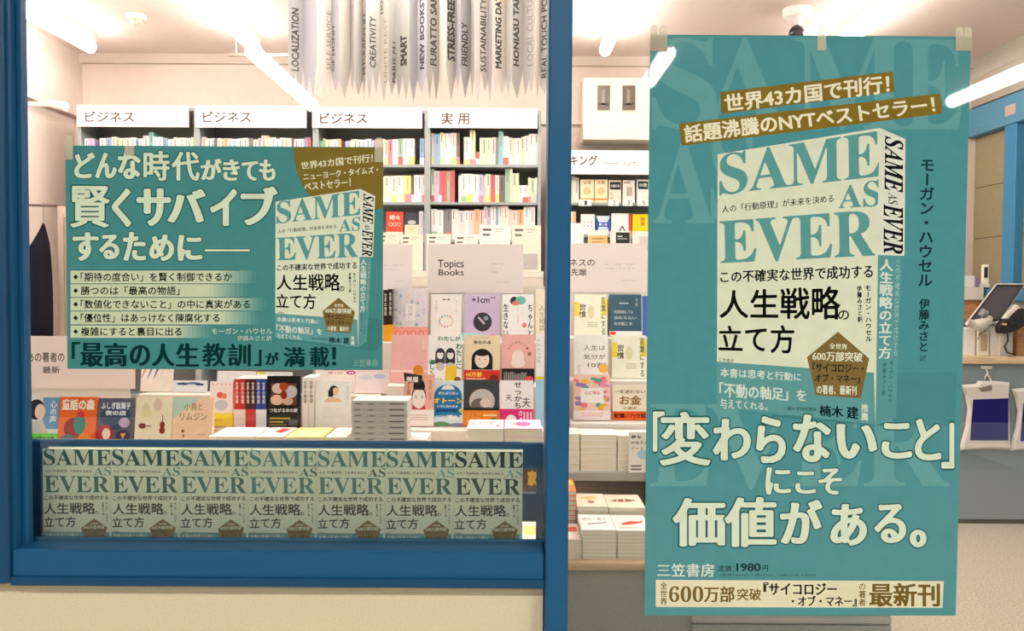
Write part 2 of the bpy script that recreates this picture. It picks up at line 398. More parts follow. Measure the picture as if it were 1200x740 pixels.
def large_poster():
    base = at(945, 722, PY)
    root = empty('poster', base, 'tall teal book poster hung on the glass right of the blue post', 'poster')
    mb = MB(); c = [at(762, 40.5, PY), at(755, 722, PY), at(1120, 722, PY), at(1138, 43, PY)]
    mb.prism(c, (0, .0012, 0), (78, 150, 158)); mb.build('paper', 'laminate', root)
    P = Print(poster_fn(PY))
    wm = (100, 164, 168)
    # big pale letters of the background
    for ch, q in (('S', (764, 44, 840, 152)), ('A', (822, 44, 925, 152)), ('M', (930, 44, 1060, 152)), ('E', (1060, 46, 1128, 152)), ('A', (765, 160, 838, 262)), ('S', (833, 146, 885, 262)),
                  ('E', (762, 474, 832, 570)), ('V', (828, 474, 930, 574)), ('E', (928, 474, 1010, 570)), ('R', (1012, 470, 1112, 570))):
        P.text(serif(ch), q, wm, 0, 0, 4, 5)
    P.poly([(843.8, 108), (845.4, 133.7), (1048.4, 107.6), (1046.4, 83.7)], GOLD)
    P.poly([(795.6, 145), (798.6, 171), (1104, 133.3), (1102, 109.4)], GOLD)
    c1 = (240, 238, 208)
    P.text('世界43カ国で刊行！', [(848, 111), (1042, 87), (1043, 109), (850, 132)], c1, .03, .02, 8, 3)
    P.text('話題沸騰のNYTベストセラー！', [(800.6, 147), (1094, 112), (1097, 132), (803, 168)], c1, .03, .02, 8, 3)
    # soft shade the pictured book throws is printed on the poster
    P.poly([(1048, 437), (1046, 500), (1119, 500), (1121, 437)], (73, 142, 150))
    P.poly([(1034, 494), (905, 486), (905, 489), (1040, 500)], (66, 132, 136))
    jacket(P, ID); spine_art(P, ID)
    P.vtext('モーガン・ハウセル', [(1078, 185), (1096, 185), (1093, 337), (1075, 337)], (22, 52, 60), .02, .02, 6, 3)
    P.vtext('伊藤みさと', [(1077, 350), (1090, 350), (1088.5, 413), (1075.5, 413)], (22, 52, 60), .02, .02, 6, 3)
    P.vtext('訳', [(1078, 416), (1086, 416), (1085, 424), (1077, 424)], (22, 52, 60), 0, 0, 4, 2)
    hl = (218, 236, 214)
    for ch, q in (('「', (765, 482.6, 779, 529.6)), ('変', (773, 483, 833, 546)), ('わ', (835, 491, 880, 540)), ('ら', (886, 488, 921, 543)), ('な', (929, 486, 974, 542)), ('い', (980, 497, 1028, 538)), ('こ', (1033, 496, 1069, 538)), ('と', (1072, 491, 1103, 540)), ('」', (1103, 496, 1120 - 1.5, 549.5)),
                  ('に', (897, 548, 927, 580)), ('こ', (932, 553, 956, 579)), ('そ', (959, 549, 987, 580)),
                  ('価', (788, 584, 850, 641)), ('値', (849, 583, 910, 641.5)), ('が', (914, 586, 964, 638)), ('あ', (973, 591, 1016, 640)), ('る', (1024, 591, 1062, 637)), ('。', (1066, 621, 1086, 642))):
        w = .034 if ch in '変価値' else .052
        small = q[3] - q[1] < 35 and ch != '。'
        if ch in '「」': w = .035
        P.text(ch, q, hl, w if not small else .045, (w if not small else .045) * .42, 12, 4, halo=(HALO, .03))
    P.text('三笠書房', (770, 661, 837, 676.5), (214, 232, 222), .015, .01, 6, 3)
    P.text('定価', (842, 663, 857, 670), (16, 60, 66), .01, .01, 4, 2); P.text(':', (859, 664, 860.3, 670), (16, 60, 66))
    P.text('1980', (862.7, 660.6, 891.5, 670), (16, 60, 66), .03, .02, 6, 3); P.text('円', (893.5, 663, 900, 670), (16, 60, 66), .01, .01, 4, 2)
    P.text('（本体1800円＋税10％）  ISBN978-4-8379', (843.7, 672.8, 956, 676.2), (24, 76, 80), 0, 0, 4, 1)
    P.poly([(768.5, 680), (768.5, 711.8), (1104.5, 713), (1106, 681.5)], (232, 230, 198))
    br = (112, 92, 30)
    P.vtext('全世界', (773.5, 682, 782, 710), br, .02, .01, 4, 2)
    P.text(serif('600'), (784, 687.5, 824, 706), br, 0, 0, 4, 3); P.text('万部', (824.7, 687.5, 861, 706.3), br, .03, .01, 6, 3)
    P.text('突破', (863.5, 690, 892, 704), br, .02, .01, 6, 2)
    P.text('『サイコロジー', (894.5, 683, 981, 698), (40, 36, 20), .035, .02, 8, 2); P.text('・オブ・マネー』', (927.6, 698.5, 1004, 711.5), (40, 36, 20), .035, .02, 8, 2)
    P.vtext('の著者', (1006, 683, 1015, 711), br, .02, .01, 4, 2); P.text('最新刊', (1018.4, 683.8, 1101.8, 711.3), br, .035, .015, 8, 3)
    P.build('print', 'laminate', root)
    tape(root, [(762, 29, 770.8, 60, 1), (771.8, 29.5, 781.8, 60, 1), (762, 43, 782, 60, 0)], PY - .002)
    tape(root, [(958, 30, 968, 59, 1)], PY - .002)
    tape(root, [(1120, 31, 1129, 59, 1), (1130, 31, 1139, 59, 1), (1120, 43, 1139, 59.5, 0)], PY - .002)


def left_poster():
    base = at(262, 433, PY)
    root = empty('poster', base, 'wide teal book poster taped to the left shop window', 'poster')
    mb = MB(); mb.prism([at(76.5, 170.5, PY), at(79, 432.5, PY), at(448.2, 434, PY), at(449.2, 172.5, PY)], (0, .0012, 0), (72, 142, 144)); mb.build('paper', 'laminate', root)
    P = Print(poster_fn(PY))
    pts = []
    for k in range(0, 41):
        a = math.radians(180 + 4.5 * k * .5); x = 416 + 72 * math.cos(a); y = 173.5 - 74 * math.sin(a)
        pts.append((min(x, 449), y))
    pts = [(344, 172.3)] + pts + [(449, 247), (449.2, 173)]
    pts = [(344, 172.6), (344.5, 184), (347, 198), (352, 212), (359, 225), (370, 237), (390, 246), (420, 250), (448.9, 244), (449.2, 173)]
    P.poly(pts, (128, 112, 48))
    c1 = (226, 228, 196)
    P.text('世界43カ国で刊行！', [(352, 190), (437, 180), (437, 190), (353, 199)], c1, .03, .015, 6, 2)
    P.text('ニューヨーク・タイムズ・', [(355, 203), (443, 194.5), (443, 202.5), (356, 211.5)], c1, .03, .015, 6, 2)
    P.text('ベストセラー！', [(356, 215), (411, 208.5), (411, 218.5), (357, 223.5)], c1, .03, .015, 6, 2)
    P.poly([(322, 396), (330, 399), (440, 412), (447.5, 404), (447.5, 376), (436, 372)], (66, 130, 132))
    jacket(P, LEFT, small=True); spine_art(P, LEFT)
    hl = (214, 232, 206)
    for ch, q in (('ど', (87, 179, 111.5, 209)), ('ん', (111.5, 179, 137, 209)), ('な', (138, 177, 165, 210)), ('時', (168, 177, 199, 212)), ('代', (201, 178, 234, 212)), ('が', (235, 186, 260, 211)), ('き', (261, 187, 281, 212)), ('て', (283, 189, 302.5, 212)), ('も', (303.5, 187, 323, 212)),
                  ('賢', (82, 218, 129, 267)), ('く', (131, 221, 154, 266)), ('サ', (160, 221, 200, 265)), ('バ', (196, 222, 241, 261)), ('イ', (246, 221.6, 278, 265)), ('ブ', (282, 219, 325.5, 264)),
                  ('す', (85, 272.5, 115.6, 306)), ('る', (116, 275, 140, 304)), ('た', (144, 272, 171, 306)), ('め', (175, 275, 204, 306)), ('に', (208, 275.5, 237, 306))):
        w = .03 if ch in '時代賢' else .055
        P.text(ch, q, hl, w, w * .45, 10, 4, halo=(HALO, .035))
    P.rect(239, 291.5, 294, 295.8, HALO); P.rect(240, 292.4, 293, 294.8, hl)
    bars = [(317.2, 332.4, 300), (333.3, 348.4, 290), (349.3, 364.3, 312), (365.2, 380.4, 304), (381.6, 396.2, 250)]
    rows = ['「期待の度合い」を賢く制御できるか', '勝つのは「最高の物語」', '「数値化できないこと」の中に真実がある', '「優位性」はあっけなく陳腐化する', '複雑にすると裏目に出る']
    ends = [272, 210.5, 293, 257.5, 213]; A = (204, 218, 188); B = (72, 142, 144)
    for (y0, y1, xe), t, e in zip(bars, rows, ends):
        x0 = 82.6; xf = xe - 45; P.rect(x0, y0 - .9, xe - 20, y0, HALO); P.rect(x0, y0, xf, y1, A); P.l -= 1
        for k in range(9):
            f = (k + .5) / 9; P.rect(xf + 5 * k, y0, xf + 5 * k + 5, y1, tuple(A[i] * (1 - f) + B[i] * f for i in range(3))); P.l -= 1
        P.l += 1
        cy = (y0 + y1) / 2; P.poly([(88.7, cy - 3), (85.8, cy), (88.7, cy + 3), (91.6, cy)], INK); P.text(t, (94.5, cy - 5.2, e, cy + 5.2), INK, .02, .012, 6, 2)
    w = (190, 214, 200)
    P.text('モーガン・ハウセル', (248, 384.7, 319.5, 391.7), w, .02, .01, 4, 2); P.text('伊藤みさと訳', (278, 393.5, 318.5, 399.5), w, .01, 0, 4, 2)
    dk = (10, 54, 56)
    for ch, q in (('「', (84, 401, 94, 421)), ('最', (94, 402, 121, 430)), ('高', (122, 402, 149, 430)), ('の', (152, 404.5, 176, 429)), ('人', (177.7, 403, 204.7, 429.5)), ('生', (206, 402.5, 233, 430)), ('教', (237, 402.5, 264.5, 430)), ('訓', (267, 403, 294, 429.8)), ('」', (297.5, 410, 306.6, 429.5)), ('が', (310.6, 413, 327, 428)), ('満', (332, 407, 357.6, 430.4)), ('載', (363, 406.5, 386, 430.4)), ('！', (389, 407, 394, 428.6))):
        P.text(ch, q, dk, .045 if ch not in '「」教訓載満' else .03, .012, 8, 4)
    P.text('三笠書房', (414, 421.6, 442.5, 429.5), (128, 180, 172), .02, .01, 4, 2)
    P.build('print', 'laminate', root)
    tape(root, [(76, 158, 85.5, 187, 1)], PY - .002); tape(root, [(146, 171, 157, 182, 0)], PY - .002); tape(root, [(439, 161, 449, 190, 1)], PY - .002)


# ================================================================== large structure
BLUE = (24, 92, 138); BLUED = (18, 76, 118)
WALLC = (222, 205, 194); CEILC = (232, 214, 206)
mb = MB(); mb.box(-4.2, 4.2, -5.5, 7.5, -.12, 0, (196, 184, 168)); struct(mb.build('floor', 'carpet'))
mb = MB(); mb.box(-3.4, 4.0, 0.06, 4.98, 3.2, 3.3, CEILC); struct(mb.build('ceiling', 'wall'))
mb = MB(); mb.box(-3.4, 4.0, 4.84, 4.98, 0, 3.2, WALLC); struct(mb.build('wall_back', 'wall'))
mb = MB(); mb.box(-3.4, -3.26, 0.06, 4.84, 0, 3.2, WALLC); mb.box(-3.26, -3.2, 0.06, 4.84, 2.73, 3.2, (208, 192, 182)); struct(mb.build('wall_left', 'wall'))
# shop front: blue joinery, pale panel under the window
def fz(py): return at(300, py, -.03).z
SILL0 = at(300, 683.5, -.04).z; SILL1 = at(300, 645, -.04).z
def fx(px, Y=-.04): return at(px, 335, Y).x
mb = MB(); mb.box(-3.4, fx(639, -.02), -.02, .05, 0, SILL0, (224, 216, 186)); struct(mb.build('wall_front', 'panel'))
mb = MB(); mb.box(-3.4, 4.2, -.06, .06, 2.62, 3.3, BLUED); mb.box(-3.4, 4.2, -.09, -.06, 2.62, 2.70, BLUE); struct(mb.build('wall_front_header', 'paint'))
w = empty('window_1', (-.9, 0, SILL0)); struct(w)
mb = MB(); xr = fx(640); xl = fx(24)
mb.cbox(xl - .02, xr, -.045, .03, SILL0, SILL1, BLUE, .003); mb.cbox(xl - .02, xr, -.052, -.045, SILL0 - .004, SILL0 + .012, BLUED, .002); mb.build('window_sill', 'paint', w)
mb = MB(); mb.cbox(xl - .02, xr, -.03, .03, 2.55, 2.62, BLUE, .003); mb.build('window_head', 'paint', w)
mb = MB(); mb.box(xl - .01, xr + .005, 0, .0001, SILL1 - .01, 2.56, (255, 255, 255)); mb.build('glass_pane', glass_mat((.97, .99, .98)), w)
# left jamb: three stepped fins
t = empty('trim_1', (fx(10), 0, 0)); struct(t)
mb = MB(); mb.cbox(fx(-190), fx(11, -.04), -.055, .0, SILL0, 2.62, BLUED, .003); mb.build('outer_fin', 'paint', t)
mb = MB(); mb.cbox(fx(11, -.04) + .0005, fx(20.5, -.02), -.04, .0, SILL0, 2.62, BLUE, .003); mb.build('middle_fin', 'paint', t)
mb = MB(); mb.cbox(fx(24, -.01), fx(36, .004), -.016, .004, SILL0, 2.62, BLUE, .002); mb.box(fx(17), fx(25, -.01), -.008, .003, SILL0, 2.62, BLUED); mb.build('inner_fin', 'paint', t)
t = empty('trim_2', (fx(655), 0, 0)); struct(t)
mb = MB(); mb.cbox(fx(641), fx(668), -.05, .06, 0, 2.62, BLUE, .003); mb.build('post', 'paint', t)
w = empty('window_2', (1, 0, 0)); struct(w)
mb = MB(); mb.box(fx(668) - .005, 2.0, 0, .0001, .1, 2.62, (255, 255, 255)); mb.build('glass_pane', glass_mat((.97, .99, .98)), w)
mb = MB(); mb.cbox(fx(668), 2.0, -.03, .03, 0, .1, BLUE, .003); mb.build('bottom_rail', 'paint', w)
t = struct(empty('trim_3', (2.03, 0, 0))); mb = MB(); mb.cbox(2.0, 2.08, -.05, .06, 0, 2.62, BLUE, .003); mb.build('post', 'paint', t)
mb = MB(); mb.box(2.08, 4.2, -.02, .05, 0, 2.62, (224, 216, 186)); struct(mb.build('wall_front_right', 'panel'))
# right wall: soffit, blue lintel and posts round large tan panes
RX = 3.42
w = struct(empty('wall_right', (RX, 4, 0)))
mb = MB(); mb.box(RX - .02, RX + .5, .06, 4.84, 2.84, 3.2, (176, 166, 152)); mb.build('soffit', 'wall', w)
mb = MB(); mb.box(RX, RX + .12, .06, 4.84, 0, 1.42, (150, 160, 160)); mb.build('dado', 'paint', w)
mb = MB(); mb.cbox(RX - .05, RX + .1, .06, 4.84, 2.62, 2.82, (84, 142, 172), .004); mb.cbox(RX - .04, RX + .1, .06, 4.84, 1.42, 1.5, (60, 130, 170), .004); mb.build('lintel', 'paint', w)
mb = MB(); mb.box(RX - .052, RX - .045, 4.22, 4.34, 2.68, 2.75, (196, 170, 160)); mb.box(RX - .056, RX - .045, 3.88, 3.94, 2.73, 2.745, (60, 56, 52)); mb.build('wall_plate', 'plastic', w)
for y0 in (0.6, 1.8, 3.0, 4.22):
    mb = MB(); mb.cbox(RX - .04, RX + .1, y0, y0 + .14, 1.5, 2.62, (58, 132, 176), .004); mb.build('post', 'paint', w)
for y0, y1 in ((.06, .6), (.74, 1.8), (1.94, 3.0), (3.14, 4.22), (4.36, 4.84)):
    mb = MB()
    n = max(1, round((y1 - y0) / .5)); dz = 1.12 / 3
    for i in range(n):
        for k in range(3):
            a = y0 + (y1 - y0) * i / n; b = y0 + (y1 - y0) * (i + 1) / n
            mb.box(RX + .02, RX + .03, a + .003, b - .003, 1.5 + k * dz + .003, 1.5 + (k + 1) * dz - .003, (150, 138, 108))
    mb.box(RX + .03, RX + .05, y0, y1, 1.5, 2.62, (80, 74, 60)); mb.build('tan_pane', 'laminate', w)
# back-wall top shade, put in as a darker-coloured strip, and left alcove frame
mb = MB(); mb.box(-3.2, 3.4, 4.80, 4.84, 3.13, 3.2, (206, 192, 180)); struct(mb.build('shade_strip', 'wall'))

# ------------------------------------------------------------------ ceiling fittings
ORD = ['first', 'second', 'third', 'fourth', 'fifth', 'sixth', 'seventh', 'eighth', 'ninth', 'tenth', 'eleventh', 'twelfth', 'thirteenth', 'fourteenth', 'fifteenth', 'sixteenth', 'seventeenth', 'eighteenth', 'nineteenth', 'twentieth'] + ['twenty-' + s for s in ('first', 'second', 'third', 'fourth', 'fifth', 'sixth', 'seventh', 'eighth', 'ninth')] + ['thirtieth'] + ['thirty-' + s for s in ('first', 'second', 'third', 'fourth', 'fifth', 'sixth', 'seventh', 'eighth', 'ninth')] + ['fortieth'] + ['forty-' + s for s in ('first', 'second', 'third', 'fourth', 'fifth', 'sixth', 'seventh', 'eighth', 'ninth')]


def tube_light(name, x, y0, y1, z, mount, label, strength, key, rad=.04):
    r = empty(name, (x, (y0 + y1) / 2, mount), label, 'ceiling light', None)
    mb = MB(); mb.cbox(x - .03, x + .03, y0, y1, z + .035, mount, (235, 232, 226), .004); mb.build('housing', 'paint', r)
    n = max(1, round((y1 - y0) / 1.3)); d = (y1 - y0) / n
    for i in range(n):
        mb = MB(); mb.tube([(x, y0 + d * i + .02, z), (x, y0 + d * (i + 1) - .02, z)], rad, (255, 255, 255), 12); mb.build('lamp_tube', emit_mat(key, (255, 245, 238), strength), r, smooth=True)
    return r


for x, l in ((-2.86, 'bright white tube light on the ceiling nearest the left wall'), (-1.75, 'bright white tube light second from the left wall, left of the hanging paper banner'), (-.58, 'white tube light on the ceiling behind the hanging paper banner'),
             (.62, 'bright white tube light right above the blue post'), (2.15, 'bright white tube light over the right poster beside the dome camera')):
    tube_light('ceiling_light', x, .6, 4.3, 3.10, 3.2, l, TUBE, 'shop_tube')
for x, y0, y1, l in ((-1.9, -6.6, -4.7, 'tube light of the passage mirrored in the left window'), (1.12, -5.6, -4.7, 'short passage tube light mirrored at the top of the right poster'), (3.98, -6.3, -2.4, 'long passage tube light mirrored beside the tan panes at the right')):
    tube_light('ceiling_light', x, y0, y1, 3.2, 3.3, l, MALL, 'passage_tube', .06)
for x, l in ((-2.3, 'left'), (0.1, 'middle'), (2.5, 'right')):  # fill panels added out of view to brighten the shop front
    r = empty('added_fill_panel', (x, -2.9, 3.3), 'flat %s fill panel added above the passage, unseen, to light the shop front' % l, 'ceiling light')
    mb = MB(); mb.cbox(x - .64, x + .64, -3.09, -2.71, 3.27, 3.2995, (220, 218, 212), .004); mb.build('frame', 'paint', r)
    mb = MB(); mb.box(x - .6, x + .6, -3.05, -2.75, 3.262, 3.2695, (255, 255, 255)); mb.build('diffuser', emit_mat('added_fill', (255, 248, 238), FILL_PANEL), r)
mb = MB(); mb.box(-7, 7, -8.2, -8, 0, 3.3, (88, 80, 72)); struct(mb.build('wall_added_dark', 'wall'))  # unseen dark wall added so the glass reflects less light
mb = MB(); mb.box(-4.2, 4.2, -8, -5.5, -.12, 0, (150, 142, 132)); struct(mb.build('floor_2', 'tile'))
mb = MB(); mb.box(-6, 6, -9, -.06, 3.3, 3.4, (120, 116, 108)); struct(mb.build('ceiling_2', 'wall'))
c = at(160, 30, 3.0); c = at(160, 24, CAM.y + 1.7 / .3115)
r = empty('smoke_detector', (c.x, c.y, 3.2), 'round white smoke detector on the ceiling between two tube lights', 'smoke detector')
mb = MB(); mb.lathe((c.x, c.y, 3.2), [(.06, 0), (.06, -.018), (.05, -.03)], (236, 226, 216)); mb.build('base', 'plastic', r)
mb = MB(); mb.lathe((c.x, c.y, 3.17), [(.036, 0), (.034, -.02), (.02, -.034)], (206, 190, 176)); mb.build('sensor', 'plastic', r)
D = 1.7 / .323; c = at(934, 12, D - 1.55)
r = empty('security_camera', (c.x, c.y, 3.2), 'white ceiling security camera with a black ball above the right poster', 'camera')
mb = MB(); mb.lathe((c.x, c.y, 3.2), [(.085, 0), (.085, -.04), (.06, -.055), (.03, -.06), (.03, -.10)], (240, 236, 230)); mb.build('base', 'plastic', r, smooth=True)
mb = MB(); mb.lathe((c.x, c.y, 3.055), [(.01, .047), (.03, .037), (.044, .018), (.047, 0), (.044, -.018), (.03, -.037), (.01, -.047)], (34, 30, 34)); ball_ = mb.build('camera_ball', 'gloss', r, smooth=True)
mb = MB(); mb.tube([(c.x, c.y - .044, 3.05), (c.x, c.y - .052, 3.048)], .02, (70, 60, 66), 16); mb.build('lens', 'gloss', ball_)
# thin rail on the ceiling, left of the banner
a = at(268, 64, 4.2); b = at(336, 65, 4.2)
r = empty('hanging_rail', (a + b) / 2, 'thin grey rail under the ceiling left of the paper banner', 'rail')
mb = MB(); mb.box(a.x, -.2, a.y - .01, a.y + .01, a.z - .012, a.z + .008, (150, 138, 128)); mb.build('bar', 'metal', r)
for x in (a.x + .05, -.3): mb = MB(); mb.tube([(x, a.y, a.z), (x, a.y, 3.2)], .004, (150, 140, 130), 6); mb.build('hanger', 'metal', r)
# small spotlight on the left wall
c = at(68, 125, 3.9)
r = empty('wall_spotlight', c, 'small white spotlight high on the left wall', 'spotlight')
mb = MB(); mb.tube([(c.x - .05, c.y, c.z + .02), (c.x + .06, c.y - .02, c.z - .005)], [.022, .03], (244, 240, 232), 12); mb.build('body', 'plastic', r)
mb = MB(); mb.box(-3.26, c.x - .04, c.y - .012, c.y + .012, c.z, c.z + .03, (230, 226, 220)); mb.build('bracket', 'metal', r)

# ------------------------------------------------------------------ the hanging paper banner
BY = 2.75
def banner():
    a = at(338, 0, BY)
    root = empty('paper_banner', (at(488, 0, BY).x, BY, 3.2), 'hanging banner of pleated grey paper strips with words and torn pointed ends', 'banner')
    x0 = a.x; x1 = at(668, 50, BY).x
    mb = MB(); mb.cbox(x0 - .01, x1 + .3, BY - .02, BY + .1, 3.14, 3.199, (214, 206, 198), .004); mb.build('top_rail', 'paint', root)
    words = {0: [('LOCALIZATION', 341, 348.6, 8, 82, .03)], 2: [('SELF SERVICE', 381, 386, 10, 80, 0)], 3: [('OF HONIY', 387, 391, 26, 82, .01)],
             7: [('MTUUIAN IN', 423.5, 428, 15, 86, .02), ('CREATIVITY', 432.7, 439.5, 17.5, 78, .02)], 9: [('UNITE REST', 449, 453.5, 20, 96, 0), ('HOSPITALITY', 444.5, 448, -50, 14, .02)],
             11: [('PARIS M.I', 459, 462.5, 47, 95, .01), ('SMART', 468, 476.7, 40, 76.5, .06)], 13: [('NEW BOOKSTORE', 491, 497, -32, 80, .03), ('FURATTO SAKU', 503.8, 511.2, -16, 75.5, .03)], 16: [('STRESS-FREE', 524.3, 532.6, -2, 70, .04)],
             18: [('FRIENDLY', 540.8, 547.8, 25, 76, .03)], 20: [('SUSTAINABILITY', 562.5, 569.4, -4, 82.5, .02)], 22: [('MARKETING DATA', 580.4, 587.8, -14, 79, .04)], 24: [('HONIASU TAMA', 601.5, 608.5, -18, 76.5, .04)], 25: [('LOCAL CULTURE', 618, 624.6, -14, 76, 0)], 27: [('REAL TOUCH POINT', 634.6, 641.5, -24, 90, .02)]}
    edges = [338, 352, 371, 386, 397, 409, 415, 423, 429, 443, 455, 462, 480, 488, 500, 514, 523, 534, 539, 551, 556, 572, 577, 592, 600, 613, 627, 633, 645, 656, 668]
    rnd = random.Random(3)
    tones = [(158, 154, 158), (168, 166, 174), (200, 190, 182), (176, 170, 163), (154, 151, 146), (160, 155, 150), (168, 164, 160)]
    wl = {}
    for k, ws in words.items():
        for w_ in ws: wl.setdefault(w_[1], w_)
    for i in range(len(edges) - 1):
        e0, e1 = edges[i], edges[i + 1]; n = i % 2
        ya = BY + (.045 if n else 0); yb = BY + (0 if n else .045)
        A = at(e0, 50, BY).x; B = at(e1, 50, BY).x; z1 = 3.15
        col = tones[rnd.randrange(len(tones))] if i not in (0, 1, 2) else tones[i]
        k = max(1, round((e1 - e0) / 9)); pts = [(A, ya, z1)]
        zs = []
        for j in range(2 * k + 1):
            py = rnd.uniform(104, 120) if j % 2 else rnd.uniform(78, 96)
            if i < 2: py -= -8 if j % 2 else 4
            f = j / (2 * k); zs.append((A + (B - A) * f, ya + (yb - ya) * f, at(500, py, BY).z))
        loop = [(A, ya, z1)] + zs + [(B, yb, z1)]
        mb = MB(); mb.prism(loop, (0, .0015, 0), col)
        # the words are printed on the strips they cross
        P = Print(None, 9e-6); P.mb = mb
        def fn(x, y, d, A=A, B=B, ya=ya, yb=yb):
            p = at(x, y, BY); f = (p.x - A) / (B - A); return Vector((p.x, ya + (yb - ya) * f - .001 - d, p.z))
        P.fn = fn
        for key, (t, xa, xb, y0, y1, wt) in list(wl.items()):
            if e0 - 1 <= (xa + xb) / 2 < e1 + .0001:
                P.text(t, [(xa, y1), (xa, y0), (xb, y0), (xb, y1)], (52, 46, 46) if wt > 0 else (128, 114, 108), wt, wt, 6, 2)
        mb.build('paper_strip', 'paper', root)
banner()

# ------------------------------------------------------------------ posters
large_poster(); left_poster()


# ------------------------------------------------------------------ books
PAGES = (238, 232, 214)


def lean(base, tilt, yaw=0): return Matrix.Translation(base) @ Matrix.Rotation(math.radians(yaw), 4, 'Z') @ Matrix.Rotation(math.radians(-tilt), 4, 'X')


def book_parts(root, w, h, t, cover, art=None, band=None, spine_right=True, kind='gloss'):
    """upright book: front face at local y=0, width along x, height along z. Parts: cover, pages, band"""
    M = WM[root.name]; b = .0016
    mb = MB(M)
    mb.box(-w / 2, w / 2, 0, b, 0, h, cover); mb.box(-w / 2, w / 2, t - b, t, 0, h, cover)
    if spine_right: mb.box(w / 2 - b, w / 2, b, t - b, 0, h, cover)
    else: mb.box(-w / 2, -w / 2 + b, b, t - b, 0, h, cover)
    def fn(x, y, d): return M @ Vector((-w / 2 + x * w, -d, (1 - y) * h))
    if art:
        P = Print(fn, 9e-6); P.mb = mb
        mb.M = None; art(P); mb.M = M
    mb.build('cover', kind, root)
    mb = MB(M); s = -1 if spine_right else 1
    x0, x1 = (-w / 2 + .003, w / 2 - b) if spine_right else (-w / 2 + b, w / 2 - .003)
    mb.box(x0, x1, b, t - b, .002, h - .002, PAGES); mb.build('pages', 'paper', root)
    if band:
        v0, col, bart = band
        zb = (1 - v0) * h; mb = MB(M); e = .0006
        mb.box(-w / 2 - e, w / 2 + e, -e - .0012, -.0012, .001, zb, col); mb.box(-w / 2 - e, w / 2 + e, t, t + e, .001, zb, col)
        sx = w / 2 if spine_right else -w / 2 - e; mb.box(sx, sx + e, -e, t + e, .001, zb, col)
        if bart:
            P = Print(lambda x, y, d: M @ Vector((-w / 2 + x * w, -.0012 - e - d, (1 - y) * h)), 9e-6); P.mb = mb; mb.M = None; bart(P); mb.M = M
        mb.build('band', 'gloss', root)


def face_book(label, x0, x1, ytop, D, cover, art=None, band=None, h=None, t=.015, tilt=9, group=None, yaw=0, z=None, name='book', cat='book', w=None):
    A = at(x0, ytop, D - 1.55); B = at(x1, ytop, D - 1.55); w = w or (B.x - A.x); h = h or w * 1.46
    ct = math.cos(math.radians(tilt)); st = math.sin(math.radians(tilt))
    zt = (A.z + B.z) / 2
    if z is not None: h = (zt - z) / ct
    base = Vector(((A.x + B.x) / 2, D - 1.55 - h * st, zt - h * ct + t * st + .0006))
    r = empty(name, lean(base, tilt, yaw), label, cat, group)
    book_parts(r, w, h, t, cover, art, band); return r


def flat_book(label, x0, x1, yf, z, depth, t, cover, art=None, spine=False, group=None, yaw=0, spine_art_=None, name='book'):
    """book lying down; x0..x1 in metres, front edge at y=yf, bottom at z"""
    M = Matrix.Translation(((x0 + x1) / 2, yf, z)) @ Matrix.Rotation(math.radians(yaw), 4, 'Z')
    r = empty(name, M, label, 'book', group); w = x1 - x0; b = .0016
    mb = MB(M); mb.box(-w / 2, w / 2, 0, depth, .0003, b, cover); mb.box(-w / 2, w / 2, 0, depth, t - b, t - .0001, cover)
    if spine: mb.box(-w / 2, w / 2, 0, b, b, t - b, cover)
    else: mb.box(w / 2 - b, w / 2, 0, depth, b, t - b, cover)
    if art:
        P = Print(lambda x, y, d: M @ Vector((-w / 2 + x * w, (1 - y) * depth, t + d)), 9e-6); P.mb = mb; mb.M = None; art(P); mb.M = M
    if spine_art_:
        P = Print(lambda x, y, d: M @ Vector((-w / 2 + x * w, -d, (1 - y) * t)), 9e-6); P.mb = mb; mb.M = None; spine_art_(P); mb.M = M
    mb.build('cover', 'paper', r)
    mb = MB(M); mb.box(-w / 2 + .002, w / 2 - .002, .002 if not spine else b, depth - .002, b, t - b, PAGES); mb.build('pages', 'paper', r)
    return r


# ------------------------------------------------------------------ window display: blue box with the seven featured books
def display_box():
    YB = .105
    xl = at(33, 600, YB).x; xr = at(637, 600, .03).x
    zt = at(300, 517.5, YB - .01).z; z0 = at(300, 646, .05).z
    r = empty('display_box', ((xl + xr) / 2, .15, SILL1 - .02), 'low blue display box behind the left window holding seven featured books', 'display box')
    zb = SILL1 - .03
    mb = MB(); mb.cbox(xl, xr, .03, YB, zb, z0, BLUE, .002); mb.build('base', 'paint', r)
    mb = MB(); mb.cbox(xl, xr, .018, .034, z0 - .03, at(300, 632.5, .02).z, (40, 118, 166), .002); mb.build('front_lip', 'paint', r)
    mb = MB(); mb.box(xl - .02, xl, .03, YB, z0, zt, BLUE); mb.build('side_panel', 'paint', r)
    mb = MB(); mb.box(xr, xr + .015, .05, YB, z0, zt, BLUE); mb.build('side_panel', 'paint', r)
    z1 = at(620, 549, YB).z; z2 = at(620, 577, YB).z; z3 = at(620, 609, YB).z
    mb = MB(); mb.cbox(xl, xr, YB - .012, YB, z1, zt, BLUE, .002); mb.build('back_rail', 'paint', r)
    mb = MB(); mb.cbox(xl, xr, YB - .012, YB, z3, z2, BLUE, .002); mb.build('back_rail', 'paint', r)
    mb = MB(); mb.box(xr - .012, xr, YB - .013, YB, z0, zt, BLUE); mb.build('back_stile', 'paint', r)
    mb = MB(); mb.box(xl, at(611, 560, YB).x, YB - .01, YB + .004, z0, zt, BLUE); mb.build('back_panel', 'paint', r)
    return z0
ZB = display_box()
